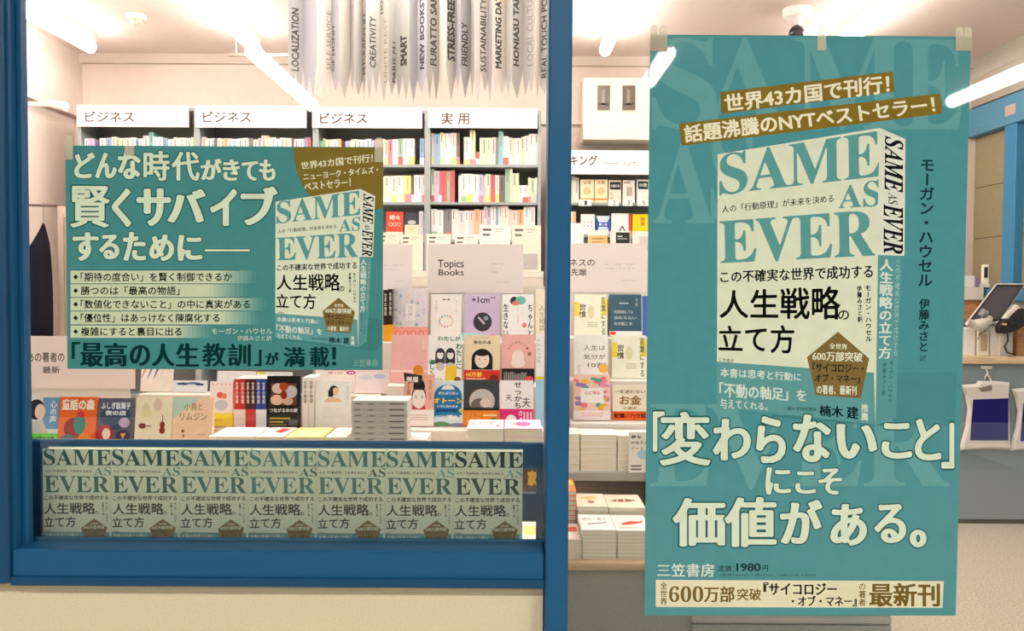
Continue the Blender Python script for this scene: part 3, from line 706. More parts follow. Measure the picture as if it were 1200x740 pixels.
FOILS = [[(54, 98, 90), (112, 162, 156), (58, 112, 100)], [(48, 92, 84), (96, 150, 146), (50, 100, 92)], [(74, 124, 114), (70, 120, 116), (66, 114, 108)], [(96, 148, 138), (60, 100, 98), (84, 138, 128)],
         [(88, 140, 132), (54, 92, 92), (80, 130, 122)], [(72, 128, 118), (124, 178, 176), (64, 118, 108)], [(26, 64, 56), (122, 176, 172), (30, 72, 62)]]
zt = at(300, 528, .05).z
for i in range(7):
    xa = at(50.6 + 80.3 * i, 580, .05).x; w = at(50.6 + 80.3 * (i + 1), 580, .05).x - xa - .0006; h = zt - ZB
    M = Matrix.Translation((xa + w / 2, .05, ZB + .0006))
    pos = ['leftmost of the seven featured books, beside the blue left end'] + [ORD[k] + ' from the left in the row of seven featured books' for k in range(1, 6)] + ['rightmost of the seven featured books, beside the open slots']
    r = empty('book', M, 'cream and green book, ' + pos[i], 'book', 'featured books in the window display box')
    fo = FOILS[i]
    def art(P, fo=fo):
        base = P.fn
        jacket(P, jac_uv, small=True, foil=fo)
    # jacket drawn with v measured so the band falls where the lip hides it
    book_parts(r, w, h, .021, (206, 222, 196), art, None, kind='paper')


# ================================================================== wall bookcases
BD = 5.9; BY0 = BD - 1.55
SH = (164, 170, 170); SHD = (166, 168, 164)
def zz(py, px=400, D=BD): return at(px, py, D - 1.55).z
def xx(px, py=170, D=BD): return at(px, py, D - 1.55).x


def bookcase(label, pa, pb, sign_px, sign_y, shelves, text, depth=.30):
    xa, xb = xx(pa), xx(pb); px = (pa + pb) / 2
    ztop = zz(sign_y[0] + 2, px)
    r = empty('bookcase', ((xa + xb) / 2, BY0, 0), label, 'bookcase', 'tall grey bookcases along the back wall')
    for x in (xa, xb - .02):
        mb = MB(); mb.box(x, x + .02, BY0 - .005, BY0 + depth, 0, ztop, SH); mb.build('side_panel', 'paint', r)
    mb = MB(); mb.box(xa + .02, xb - .02, BY0 + depth - .01, BY0 + depth, 0, ztop, SHD); mb.build('back_panel', 'paint', r)
    zs = []
    for s in shelves:
        z = zz(s, px); zs.append(z)
        mb = MB(); mb.box(xa + .02, xb - .02, BY0, BY0 + depth - .01, z - .018, z, SH); mb.build('shelf', 'paint', r)
    z = zs[-1] - .27
    while z > .1:
        mb = MB(); mb.box(xa + .02, xb - .02, BY0, BY0 + depth - .01, z - .018, z, SH); mb.build('shelf', 'paint', r); z -= .27
    mb = MB(); mb.box(xa + .02, xb - .02, BY0, BY0 + depth - .01, ztop - .02, ztop, SH); mb.build('shelf', 'paint', r)
    mb = MB(); mb.box(xx(sign_px[0]), xx(sign_px[1]), BY0 - .03, BY0 - .012, zz(sign_y[1], px), zz(sign_y[0], px), (250, 248, 244))
    P = Print(lambda x, y, d: at(x, y, BY0 - .03 - d), 9e-6); P.mb = mb
    for t, q, c in text: P.text(t, q, c, .012 if c[0] < 120 else 0, .01 if c[0] < 120 else 0, 6, 2)
    o = mb.build('sign_board', 'paper', r); o['label'] = 'white sign board above the shelves'
    return zs


BR = (84, 60, 48); FA = (190, 170, 158)
z1 = bookcase('grey wall bookcase at the far left under a white katakana sign', 92, 231, (93, 222.5), (124.5, 149.5), (191.5, 236, 280), [('ビジネス', (100, 130.5, 157, 143), BR), ('──  ・', (168, 134, 208, 137), FA)])
z2 = bookcase('grey wall bookcase second from the left under a katakana sign', 231, 370, (231, 360), (125, 150.5), (192, 236.5, 280), [('ビジネス', (238, 130.5, 294, 143.5), BR), ('──  ・', (310, 135, 345, 138), FA)])
z3 = bookcase('grey wall bookcase third from the left, partly behind the left poster', 370, 501, (367, 495), (127, 151), (192.5, 236.8, 281), [('ビジネス', (375, 132.5, 430, 145), BR), ('──  ・', (448, 136, 486, 139), FA)])
z4 = bookcase('grey wall bookcase under the two-kanji sign left of the blue post', 501, 634, (502.5, 629.5), (128, 151), (192.8, 237, 281), [('実', (517, 132, 531, 146), BR), ('用', (536.5, 132.5, 550, 146), BR), ('──  ・', (572, 137, 606, 140), FA)])
z5 = bookcase('lower grey bookcase under the ranking sign right of the post', 652, 905, (652, 902), (177.5, 205.5), (238, 275), [('ランキング', (646, 182, 700, 194), (70, 58, 50)), ('────', (708, 191, 726, 191.8), (150, 140, 130)), ('今必ずに', (730, 189, 751, 195), (120, 108, 98))])

CN = {'white': (244, 240, 234), 'cream': (240, 228, 204), 'pale pink': (240, 206, 200), 'pale grey': (214, 212, 210), 'beige': (226, 206, 180), 'yellow': (244, 222, 96), 'pink': (226, 108, 132), 'red': (196, 60, 60), 'blue': (110, 148, 190),
      'green': (126, 178, 130), 'lilac': (188, 172, 214), 'orange': (238, 168, 110), 'teal': (98, 172, 172), 'dark brown': (82, 62, 56), 'pale green': (202, 222, 178), 'dark grey': (92, 90, 92), 'pale blue': (196, 214, 226), 'pale yellow': (244, 236, 178)}
CN = {k: tuple(v[i] * .72 + 246 * .28 for i in range(3)) for k, v in CN.items()}
PAL = ['white'] * 14 + ['cream'] * 4 + ['pale pink'] * 3 + ['pale grey'] * 3 + ['beige', 'pale yellow', 'pale yellow', 'pink', 'red', 'blue', 'pale blue', 'pale blue', 'green', 'lilac', 'orange', 'pale green', 'dark brown', 'dark grey']
BANDS = ['yellow'] * 4 + ['pink', 'white', 'white', 'pale blue', 'green', 'orange', 'red']
rb = random.Random(11)
ALT = [0]


def shelf_row(bay, row, pa, pb, z, htops, special={}, gaps=(), ordfrom='left', D=BD, depth=.14):
    """single-volume spines side by side; htops: px -> y of the book tops"""
    items = []; p = pa
    while p < pb - 2.5:
        wpx = rb.choice((3.2, 3.8, 4.4, 5, 5.6, 6.4, 7.2)); q = min(p + wpx, pb)
        if not any(a < (p + q) / 2 < b for a, b in gaps): items.append((p, q))
        p = q
    n = len(items)
    for i, (p, q) in enumerate(items):
        m = (p + q) / 2
        cn = next((v for (a, b), v in special.items() if a <= m < b), None)
        top = htops(m) + rb.uniform(-1.6, 1.6)
        if isinstance(cn, tuple): cn, top = cn
        cn = cn or rb.choice(PAL); col = CN[cn]
        zt = zz(top, m, D); h = min(max(.09, zt - z), .236); xa, xb = xx(p, 200, D), xx(q, 200, D) - .0008
        y0 = D - 1.55 + .02 + rb.uniform(0, .015)
        z0_ = z; z = z + .0006
        r = MB(); r.box(xa, xb, y0, y0 + depth, z, z + h, col)
        r.box(xa + .0015, xb - .0015, y0 + .004, y0 + depth, z + h, z + h + .0006, PAGES)
        band = None
        if rb.random() < .42:
            band = rb.choice(BANDS); hb = rb.uniform(.035, .06)
            r.box(xa - .0003, xb + .0003, y0 - .0006, y0 + depth, z + .001, z + hb, CN[band])
        # title lettering block on the spine
        if xb - xa > .02:
            cx = (xa + xb) / 2; tc = rb.choice(((110, 96, 90), (60, 60, 64), (150, 120, 110), (190, 90, 90), (90, 110, 150)))
            k = rb.randint(4, 7)
            for j in range(k):
                zc = z + h - .02 - j * .0135
                if zc < z + .065: break
                r.box(cx - .0035, cx + .0035, y0 - .0004, y0, zc - .0045, zc + .0045, tc)
        if ordfrom == 'left': od = ORD[i] + ' from the left' if i else 'leftmost'
        else: od = ORD[n - 1 - i] + ' from the right' if i < n - 1 else 'rightmost'
        lab = '%s spine%s, %s, %s shelf, %s bookcase' % (cn, (', %s band' % band) if band else '', od, row, bay)
        o = r.build('book', 'paper', base=((xa + xb) / 2, y0, z)); z = z0_; tag(o, lab, 'book', 'books on the %s shelf of the %s bookcase' % (row, bay))


shelf_row('far-left', 'top', 97, 227, z1[0], lambda p: 160 if 120 < p < 137 else 161.5, {(156, 160): 'blue', (164, 172): ('pale grey', 158), (172, 177): ('teal', 154)}, gaps=((111, 113),))
shelf_row('second', 'top', 235, 366, z2[0], lambda p: 161.5, {(305, 313): ('beige', 158), (340, 345): ('dark brown', 161), (353, 358): ('blue', 160)}, gaps=((274, 276),))
shelf_row('third', 'top', 374, 498, z3[0], lambda p: 163, {(374, 380): 'green', (448, 453): 'beige', (453, 456): 'pink'}, gaps=((401, 404), (486, 490)))
shelf_row('third', 'second', 436, 499, z3[1], lambda p: 205, {(462, 465): 'lilac', (476, 480): 'yellow'}, ordfrom='right')
shelf_row('practical-books', 'top', 505, 631, z4[0], lambda p: 156 if p < 538 else 160, {(505, 507): 'pale pink', (525, 530): 'pale blue', (548, 555): ('pale yellow', 152), (556, 561): ('red', 178), (561, 575): ('pale green', 161), (586, 591): ('teal', 153), (603, 607): ('lilac', 153), (622, 629): ('white', 156)}, gaps=((538, 541),))
shelf_row('practical-books', 'second', 505, 630, z4[1], lambda p: 199 if p < 535 else (204 if p < 607 else 209), {(505, 509): 'pale green', (516, 521): 'red', (521, 526): 'green', (529, 534): 'red', (560, 567): 'lilac', (575, 579): 'red', (588, 592): 'dark brown', (592, 596): ('green', 196), (596, 600): ('beige', 195), (600, 607): 'pale green', (607, 620): ('white', 217)}, gaps=((534, 537),))
shelf_row('practical-books', 'third', 505, 630, z4[2], lambda p: 246 if p < 565 else (241 if p < 594 else 246), {(509, 513): 'pink', (521, 526): 'dark grey', (547, 551): 'pale blue', (556, 560): 'orange', (582, 585): 'blue', (593, 597): 'red', (598, 606): 'pale pink', (606, 612): 'orange', (614, 628): ('white', 242)})
shelf_row('practical-books', 'fourth', 612, 631, z4[2] - .27, lambda p: 292, {(612, 617): 'dark brown', (617, 621): 'orange', (624, 628): 'dark grey'}, ordfrom='right')
# face-out pair on the third shelf of the third bookcase
def wall_face(label, x0, x1, top, zb, cover, art=None, D=BD, group=None, t=.012):
    A = at(x0, top, D - 1.55); B = at(x1, top, D - 1.55); h = A.z - zb
    r = empty('book', lean(((A.x + B.x) / 2, D - 1.55 + .015, zb + .0015), 4), label, 'book', group); book_parts(r, B.x - A.x, h, t, cover, art)
wall_face('orange-red book faced out on the third bookcase, right of the left poster', 452, 472, 248, z3[2], (226, 84, 64), lambda P: (P.text('時々', (.2, .12, .8, .3), (250, 220, 200), .03, .03), P.text('〇〇〇', (.15, .38, .85, .52), (250, 200, 180), .03, .03), P.rect(0, .72, 1, 1, (244, 230, 210)), P.rect(0, .8, 1, .86, (240, 190, 90))))
wall_face('dark grey book with cream lower half faced out on third bookcase', 474, 490.5, 249, z3[2], (74, 74, 82), lambda P: (P.rect(0, .45, 1, 1, (236, 222, 190)), P.ell(.5, .36, .3, .08, (190, 190, 190)), P.poly([(.1, .5), (.5, .7), (.9, .5), (.5, .56)], (220, 200, 160))))
shelf_row('third', 'third', 491, 499, z3[2], lambda p: 248, {(491, 494): 'pale blue', (494, 499): 'lilac'}, ordfrom='right')

# ranking bookcase: faced-out paperbacks with number cards
RD = BD; z5a, z5b = z5[0], z5[1]
z5m = zz(254, 710)   # hidden step the middle books stand on
rk = [('cream paperback with line drawing, first place on the ranking shelf', 680.5, 696.5, 210, (244, 226, 186), lambda P: (P.text('言葉', (.2, .08, .8, .2), (190, 150, 90), .02, .02), P.ell(.5, .5, .3, .16, (232, 196, 150)), P.rect(0, .82, 1, .9, (226, 150, 80)))),
      ('second copy of the cream line-drawing paperback on the ranking shelf', 697.5, 712.5, 210, (244, 226, 186), lambda P: (P.text('言葉', (.2, .08, .8, .2), (190, 150, 90), .02, .02), P.ell(.5, .5, .3, .16, (232, 196, 150)), P.rect(0, .82, 1, .9, (226, 150, 80)))),
      ('white paperback with black label near its top, second on ranking shelf', 714, 728.5, 211, (240, 226, 208), lambda P: (P.rect(.08, .08, .95, .42, (44, 46, 50)), P.text('小説の本', (.15, .18, .88, .32), (230, 230, 226), .02, .02), P.text('2', (.1, .55, .35, .85), (220, 180, 110), .03, .03))),
      ('white paperback with small grey photo, third on ranking shelf', 730.5, 744.5, 211, (242, 232, 222), lambda P: (P.rect(.3, .3, .8, .7, (190, 176, 162)), P.rect(.1, .08, .6, .14, (150, 140, 130)))),
      ('white paperback with dark green label, rightmost seen on ranking shelf', 747, 761, 210, (244, 238, 230), lambda P: (P.rect(.1, .08, .95, .42, (40, 66, 56)), P.text('の夜', (.2, .16, .85, .32), (220, 226, 210), .02, .02)))]
for l, a, b, tp, c, f in rk: wall_face(l, a, b, tp, z5a, c, f, group='paperbacks faced out on the ranking shelf')
shelf_row('ranking', 'top', 667, 679, z5a, lambda p: 206)
shelf_row('ranking', 'second', 667, 676, z5b, lambda p: 249)
for l, a, b, tp, c, f in [('white book with six small dots on the ranking second shelf', 681, 697.5, 251, (248, 246, 244), lambda P: [P.ell(.25 + .25 * (k % 3), .4 + .2 * (k // 3), .05, .04, ((226, 150, 80), (110, 150, 200), (220, 110, 110))[k % 3]) for k in range(6)]),
      ('blue and white book on the ranking second shelf', 699, 715.5, 253, (66, 92, 178), lambda P: (P.poly([(0, 0), (1, 0), (.8, .35), (.2, .35)], (214, 222, 240)), P.poly([(0, 1), (1, 1), (.8, .6), (.2, .6)], (206, 216, 238)), P.text('青い本', (.2, .4, .8, .54), (240, 240, 244), .02, .02))),
      ('white book with red right edge on the ranking second shelf', 717, 741, 250, (246, 244, 242), lambda P: (P.rect(.84, 0, 1, 1, (216, 84, 62)), P.poly([(.3, .95), (.5, .6), (.55, .6), (.4, .95)], (60, 60, 60)), P.poly([(.5, .65), (.7, .95), (.76, .95), (.55, .6)], (60, 60, 60)))),
      ('bright yellow book on the ranking second shelf beside the right poster', 742, 760, 251, (250, 214, 40), lambda P: (P.vtext('時間', (.5, .15, .8, .6), (200, 120, 60), .03, .03),))]:
    wall_face(l, a, b, tp, z5b, c, f, group='books faced out on the second ranking shelf')
for k, (a, b, n) in enumerate(((678, 693, '1'), (713, 725, '2'), (730, 741, '3'), (747, 760, '5'))):
    A = at(a, 234, BY0 - .012); B = at(b, 241.5, BY0 - .012)
    mb = MB(); mb.box(A.x, B.x, A.y, A.y + .002, B.z, A.z, (250, 248, 244)); P = Print(lambda x, y, d: at(x, y, BY0 - .012 - d)); P.mb = mb
    P.text(n, ((a + b) / 2 - .5, 235.2, (a + b) / 2 + 2.5, 240.6), (80, 62, 56), .01, .01, 6, 3); P.rect(a + 1.5, 239.3, a + 4, 240.3, (190, 170, 160))
    o = mb.build('rank_card', 'paper', base=((A.x + B.x) / 2, A.y, B.z)); tag(o, 'small white ranking card under ' + {'1': 'the two cream paperbacks', '2': 'the paperback with a black label', '3': 'the paperback with a grey photo', '5': 'the paperback with a green label'}[n], 'card', 'ranking number cards')

# ------------------------------------------------------------------ rack of white booklets in front of the wall bookcases
MD = 4.2; MY = MD - 1.55
zr = zz(300, 560, MD) ; zr2 = zz(318, 560, MD)
r = empty('magazine_rack', (xx(560, 300, MD), MY + .1, 0), 'white low rack of booklets standing behind the topics sign', 'rack')
mb = MB(); mb.cbox(xx(400, 300, MD), xx(637, 300, MD), MY - .02, MY + .22, 0, zr2 - .03, (226, 216, 204)); mb.build('body', 'paint', r)
mb = MB(); mb.box(xx(400, 300, MD), xx(637, 300, MD), MY - .02, MY + .22, zr2 - .03, zr2, (236, 228, 218)); mb.build('ledge', 'paint', r)
for k, (a, b, tp, c) in enumerate(((442, 468.5, 273, (238, 228, 206)), (469.5, 496, 275, (244, 234, 216)), (500, 528.5, 274.5, (246, 238, 228)), (533, 560, 275, (244, 238, 230)), (562, 598, 264, (246, 240, 236)), (600, 634, 264.5, (244, 234, 216)))):
    def art(P, k=k):
        P.rect(.1, .08, .38, .13, (110, 104, 100)); P.rect(.1, .19, .34, .24, (130, 124, 118)); P.rect(.5, .08, .8, .1, (190, 180, 172)); P.rect(.5, .14, .7, .155, (190, 180, 172))
        if k == 5: P.rect(.35, .62, .9, .97, (190, 184, 178))
        if k == 4: P.text('BOOKLET', (.1, .6, .8, .66), (200, 190, 184))
    where = ['at the left end, beside the left poster', 'second from the left', 'third from the left', 'fourth from the left', 'fifth, tall and white', 'at the right end, with a grey picture'][k]
    face_book('white booklet above the topics sign, ' + where, a, b, tp, MD, c, art, t=.006, tilt=4, z=zr2, group='white booklets behind the topics sign', name='booklet', cat='booklet')

LD = 4.6; LY = LD - 1.55; zl_ = zz(300, 710, LD)
r = empty('magazine_rack', (xx(720, 300, LD), LY + .1, 0), 'white low rack behind the kanji sign right of the post', 'rack')
mb = MB(); mb.cbox(xx(664, 300, LD), xx(800, 300, LD), LY - .02, LY + .22, 0, zl_, (230, 222, 212), .003); mb.build('body', 'paint', r)
for lab, a, b, tp, c, f in (('white booklet tilted beside the blue post, under the ranking shelves', 669, 684, 262, (246, 240, 234), None), ('beige booklet under the blue and white book', 689, 712, 270.5, (226, 178, 110), lambda P: (P.rect(0, 0, 1, .2, (246, 236, 220)), P.rect(.2, .3, .8, .36, (170, 120, 60)), P.rect(.2, .44, .7, .48, (170, 120, 60)))),
                            ('white booklet with black square label under the ranking shelves', 715, 739, 271, (240, 232, 222), lambda P: (P.rect(.28, .06, .96, .5, (50, 50, 48)), P.rect(.36, .2, .6, .24, (220, 220, 216)), P.rect(.36, .3, .84, .33, (190, 190, 186)))), ('pale booklet beside the tall poster under the yellow book', 741, 762, 271.5, (242, 236, 226), lambda P: P.rect(.4, .2, .9, .8, (214, 206, 196)))):
    face_book(lab, a, b, tp, LD, c, f, t=.006, tilt=4, z=zl_, group='booklets under the ranking shelves', name='booklet', cat='booklet')
# ------------------------------------------------------------------ display tables
TW = (196, 170, 138); TG = (150, 156, 158)
def Y(D): return D - 1.55
zT = zz(553, 710, 3.17)
r = empty('display_table', (-.7, Y(3), 0), 'long display table behind the window, carrying face-out books', 'table')
XL = xx(30, 500, 2.7); XM = xx(650, 500, 3.0)
mb = MB(); mb.cbox(XL, XM, Y(2.60), Y(3.6), zT - .03, zT, TW, .004); mb.build('table_top', 'wood', r)
mb = MB(); mb.box(XL + .03, XM - .01, Y(2.70), Y(3.55), .06, zT - .03, TG); mb.build('body', 'paint', r)
mb = MB(); mb.box(XL + .05, XM - .02, Y(2.74), Y(3.5), 0, .06, (70, 70, 70)); mb.build('plinth', 'paint', r)
zR = .944
r = empty('display_riser', (-.8, Y(2.85), zT), 'low pale riser on the long display table under the front books', 'riser')
mb = MB(); mb.cbox(XL + .02, XM - .01, Y(2.70), Y(3.02), zT, zR, (222, 206, 182), .003); mb.build('body', 'wood', r)
# stepped rack
r = empty('display_rack', (.0, Y(3.2), zT), 'white stepped rack holding three tiers of face-out books left of the post', 'rack')
steps = [(3.03, .985), (3.18, 1.127), (3.33, 1.278)]
XA = xx(366, 480, 3.1)
for i, (d, z) in enumerate(steps):
    mb = MB(); x0 = -.4667 if i < 2 else -.52; d2 = steps[i + 1][0] if i < 2 else 3.56
    mb.cbox(x0, XM - .005 if i < 2 else .222, Y(d - .005), Y(d2 - .005), zT, z, (238, 228, 218), .003); mb.build('step', 'paint', r)
mb = MB(); mb.box(-.4667, .222, Y(3.53), Y(3.56), 1.278, 1.50, (228, 218, 208)); mb.build('back_board', 'paint', r)
# stand for the manga row
r = empty('book_stand', (-.8, Y(3.1), zT), 'wooden book stand behind the flat books, left of the grey stack', 'stand')
zS = zz(504, 330, 3.03)
mb = MB(); mb.cbox(xx(36, 500, 3.03), xx(444, 500, 3.03), Y(3.025), Y(3.315), zT, zS, (186, 160, 134), .003); mb.build('ledge', 'wood', r)
zS2 = zS + .10
mb = MB(); mb.cbox(xx(160, 500, 3.2), xx(444, 500, 3.2), Y(3.22), Y(3.315), zS, zS2, (226, 214, 200), .003); mb.build('upper_step', 'paint', r)

# right-hand table with an overhanging top and a lower shelf
r = empty('display_table', (.85, Y(3.2), 0), 'display table with a lower shelf of stacked books behind the tall poster', 'table')
zU = zz(553, 710, 3.17); zL = zz(660.5, 710, 2.68); XR0 = XM + .005; XR1 = xx(1045, 725, 2.72)
mb = MB(); mb.cbox(XR0, XR1, Y(3.16), Y(3.85), zU - .035, zU, (168, 168, 162), .003); mb.build('table_top', 'paint', r)
mb = MB(); mb.cbox(XR0, XR1, Y(2.68), Y(3.85), zL - .024, zL, TW, .003); mb.build('lower_shelf', 'wood', r)
mb = MB(); mb.box(XR0 + .01, XR1 - .01, Y(3.82), Y(3.85), zL, zU - .035, (64, 64, 60)); mb.build('back_panel', 'paint', r)
zz1 = zz(723, 900, 2.715); zz2 = zz(732, 900, 2.715)
mb = MB(); mb.box(XR0, XR1, Y(2.73), Y(3.65), .06, zL - .024, (150, 154, 154)); mb.build('base', 'paint', r)
xd = xx(811, 725, 2.715)
mb = MB(); mb.cbox(xd, XR1 - .002, Y(2.715), Y(2.73), zz1 + .008, zL - .03, (156, 160, 160), .002); mb.build('drawer_front', 'paint', r)
mb = MB(); mb.cbox(xd, XR1 - .002, Y(2.715), Y(2.73), zz2 + .002, zz1 + .002, (176, 180, 180), .002); mb.build('drawer_front', 'paint', r)
mb = MB(); mb.cbox(xd, XR1 - .002, Y(2.715), Y(2.73), .1, zz2 - .004, (156, 160, 160), .002); mb.build('drawer_front', 'paint', r)
# its own stepped rack, running behind the poster
r = empty('display_rack', (.8, Y(3.3), zU), 'white stepped rack of face-out books between the post and tall poster', 'rack')
s2 = [(3.335, zz(496, 700, 3.335)), (3.47, zz(446, 700, 3.47)), (3.62, zz(396, 700, 3.62))]
for i, (d, z) in enumerate(s2):
    d2 = s2[i + 1][0] if i < 2 else 3.82
    mb = MB(); mb.cbox(max(XR0 + .073, .228), XR1 - .4, Y(d - .005), Y(d2 - .005), zU if i == 0 else zU, z, (238, 228, 218), .003); mb.build('step', 'paint', r)


# ------------------------------------------------------------------ sign boards on the tables
def sign(label, x0, x1, y0, y1, D, texts, z_to):
    A = at(x0, y0, Y(D)); B = at(x1, y1, Y(D))
    r = empty('sign_board', ((A.x + B.x) / 2, Y(D), z_to), label, 'sign')
    mb = MB(); mb.box(A.x, B.x, Y(D), Y(D) + .004, B.z, A.z, (244, 232, 228))
    P = Print(lambda x, y, d: at(x, y, Y(D) - d)); P.mb = mb
    for t, q, c, wt in texts: P.text(t, q, c, wt, wt, 6, 3)
    mb.build('card', 'paper', r)
    mb = MB(); mb.box(A.x + .02, B.x - .02, Y(D) + .004, Y(D) + .007, z_to + .001, B.z + .02, (230, 226, 222))
    mb.build('holder', 'plastic', r)
gy = (74, 66, 64); lt = (196, 182, 176)
sign('white sign reading Topics Books over the stepped rack', 501, 613, 286, 344, 3.5, [('Topics', (513, 304.5, 543.5, 316.5), gy, .012), ('Books', (514, 315.8, 543.5, 323), gy, .012), ('話題の本を', (575, 308.5, 590, 310.6), lt, .01), ('集めました', (575, 313.5, 587, 315.5), lt, 0), ('本棚', (575, 318, 583, 320), lt, .01), ('TOPICS  BOOKS', (579, 330, 597, 331.5), lt, 0)], 1.278)
sign('blank-looking white sign partly hidden behind the right edge of the left poster', 372, 483, 286, 344, 3.5, [('新しい本との', (450, 310, 472, 312), lt, 0), ('出会い', (450, 315, 464, 317), lt, 0), ('NEW BOOKS', (461, 329, 474, 330.5), lt, 0)], 1.279)
sign('white sign with large kanji beside the tall poster and post', 640, 757, 285, 343, 3.72, [('ビジネスの', (648, 303.5, 697, 312), gy, .012), ('最先端', (660, 315, 687, 323.5), gy, .012), ('新しい情報・知識を', (709, 309, 744, 311.3), lt, 0), ('お届けする本を', (709, 314, 744, 316.2), lt, 0), ('LEADING EDGE', (728, 328, 745, 329.5), lt, 0)], s2[2][1])
sign('white sign about the author newest book left of the left poster', 30, 158, 394, 456, 3.2, [('あの著者の', (32, 413, 75.5, 424.5), gy, .012), ('最新', (50, 429.5, 70, 438), gy, .012)], zS)


# ------------------------------------------------------------------ covers
def T(*a): return a
def face(P, cx, cy, r, hair=(34, 30, 34), skin=(246, 226, 210), bob=True):
    P.ell(cx, cy, r * 1.35, r * .98, hair); P.rect(cx - r * 1.35, cy, cx + r * 1.35, cy + r * 1.0, hair)
    P.ell(cx, cy + .06 * r, r * .92, r * .8, skin); P.ell(cx, cy - r * .55, r * .9, r * .28, hair)
    for s in (-1, 1): P.ell(cx + s * r * .36, cy + r * .02, r * .08, r * .05, (40, 34, 34), 10)
    P.rect(cx - r * .16, cy + r * .42, cx + r * .16, cy + r * .46, (196, 80, 80))
def a_floral(P):
    g = random.Random(5)
    for k in range(34):
        x, y = g.uniform(.08, .92), g.uniform(.05, .72); c = g.choice(((176, 190, 216), (214, 196, 214), (160, 180, 190), (236, 206, 206), (206, 212, 196)))
        P.ell(x, y, g.uniform(.03, .07), g.uniform(.02, .045), c, 8)
    P.rect(.36, .3, .64, .62, (244, 238, 236)); P.vtext('花の暮し', (.43, .33, .57, .6), (176, 150, 150))
def b_floral(P): [P.ell(.16 + .22 * k, .86, .08, .05, (222, 120, 108), 16) for k in range(4)]; [P.ell(.16 + .22 * k, .86, .05, .03, (240, 176, 164), 12) for k in range(4)]
def a_small(P):
    P.rect(.38, .1, .48, .125, (90, 80, 76)); P.rect(.52, .1, .62, .125, (90, 80, 76)); P.vtext('あの頃の', (.14, .12, .2, .4), (150, 140, 134)); P.vtext('ゆっくり', (.8, .12, .86, .4), (150, 140, 134))
    g = random.Random(2)
    for k in range(14):
        a = 2 * math.pi * k / 14; P.ell(.5 + .22 * math.cos(a), .58 + .12 * math.sin(a), .035, .022, g.choice(((238, 200, 110), (140, 140, 190), (230, 150, 150), (170, 200, 170))), 8)
    P.rect(.1, .9, .9, .93, (244, 206, 204))
def a_cm(P):
    P.text('+1cm', (.2, .07, .72, .2), (52, 44, 66), .02, .02); P.rect(.74, .08, .9, .1, (120, 100, 140)); P.ell(.52, .6, .27, .2, (58, 54, 64), 28); P.poly([(.4, .48), (.6, .62), (.56, .66), (.38, .52)], (190, 176, 186)); P.ell(.62, .52, .07, .05, (130, 150, 160), 12)
    P.ell(.2, .98, .5, .16, (176, 218, 214), 24, 0, 180); P.ell(.8, 1.0, .4, .12, (238, 200, 224), 24, 0, 180); P.ell(.82, .9, .12, .05, (244, 130, 180), 16)
def a_chan(P):
    P.ell(.38, .14, .14, .09, (50, 46, 50), 20); P.ell(.58, .13, .17, .09, (110, 190, 176), 20); P.ell(.42, .19, .12, .05, (220, 120, 120), 16)
    P.vtext('生きない', (.02, .2, .2, .92), (60, 52, 50), .02, .02); P.vtext('ちゃんと', (.8, .2, .98, .92), (60, 52, 50), .02, .02); P.vtext('いい加減', (.47, .3, .53, .6), (230, 130, 120)); P.ell(.7, .66, .08, .055, (226, 130, 130), 16); P.text('・・・・・・', (.25, .76, .75, .78), (226, 130, 120))
def a_plain(P): P.vtext('小さな', (.82, .1, .92, .3), (244, 232, 230), .02, .02); P.text('やさしい本', (.38, .84, .62, .88), (140, 90, 90)); P.rect(0, .74, 1, .78, (250, 226, 222))
def a_watashi(P):
    g1 = (44, 124, 96); P.text('わたしが', (.28, .02, .96, .12), g1, .03, .03); P.vtext('わたしに', (.82, .16, 1, .72), g1, .03, .03); P.vtext('優しく', (.03, .52, .22, .82), g1, .03, .03)
    for cx, h_ in ((.36, (74, 66, 70)), (.66, (60, 54, 60))):
        P.ell(cx, .4, .145, .13, h_, 20); P.rect(cx - .145, .4, cx + .145, .6, h_); P.ell(cx, .66, .13, .09, (206, 200, 200), 16); P.ell(cx, .42, .095, .085, (248, 240, 236), 16); P.ell(cx, .345, .09, .03, h_, 12)
        for e in (-.035, .035): P.ell(cx + e, .42, .012, .008, (50, 44, 46), 8)
    P.text('ごうご', (.2, .9, .6, .98), (40, 120, 100), .02, .02); P.rect(.52, .64, .86, .95, (242, 204, 62)); P.ell(.88, .93, .1, .06, (120, 84, 40), 14)
def a_joka(P):
    P.text('浄化の本', (.24, .11, .76, .19), (70, 60, 46), .02, .02); P.text('こころの本', (.3, .04, .7, .07), (150, 130, 100)); face(P, .5, .5, .22)
def b_joka(P): P.text('10万部', (.06, .77, .5, .87), (250, 206, 80), .04, .04); P.rect(.06, .9, .6, .94, (250, 190, 160)); P.ell(.84, .9, .13, .08, (120, 36, 34), 18)
def a_pink(P):
    for k in range(8):
        a = math.radians(150 - k * 17); P.text('大切なあなたへ　'[k] if '大切なあなたへ　'[k] != '　' else '・', (.5 + .33 * math.cos(a) - .04, .42 - .26 * math.sin(a) - .025, .5 + .33 * math.cos(a) + .04, .42 - .26 * math.sin(a) + .025), (150, 100, 96))
    P.ell(.5, .46, .19, .14, (250, 232, 226), 24); P.ell(.5, .58, .22, .1, (250, 232, 226), 24); P.ell(.86, .4, .06, .04, (180, 110, 90), 14)
def b_pink(P):
    g = random.Random(4)
    for k in range(12): P.rect(.06 + .06 * k, .76 + g.uniform(0, .05), .1 + .06 * k, .95, (150, 140, 138))
    P.ell(.86, .93, .12, .08, (236, 70, 80), 18)
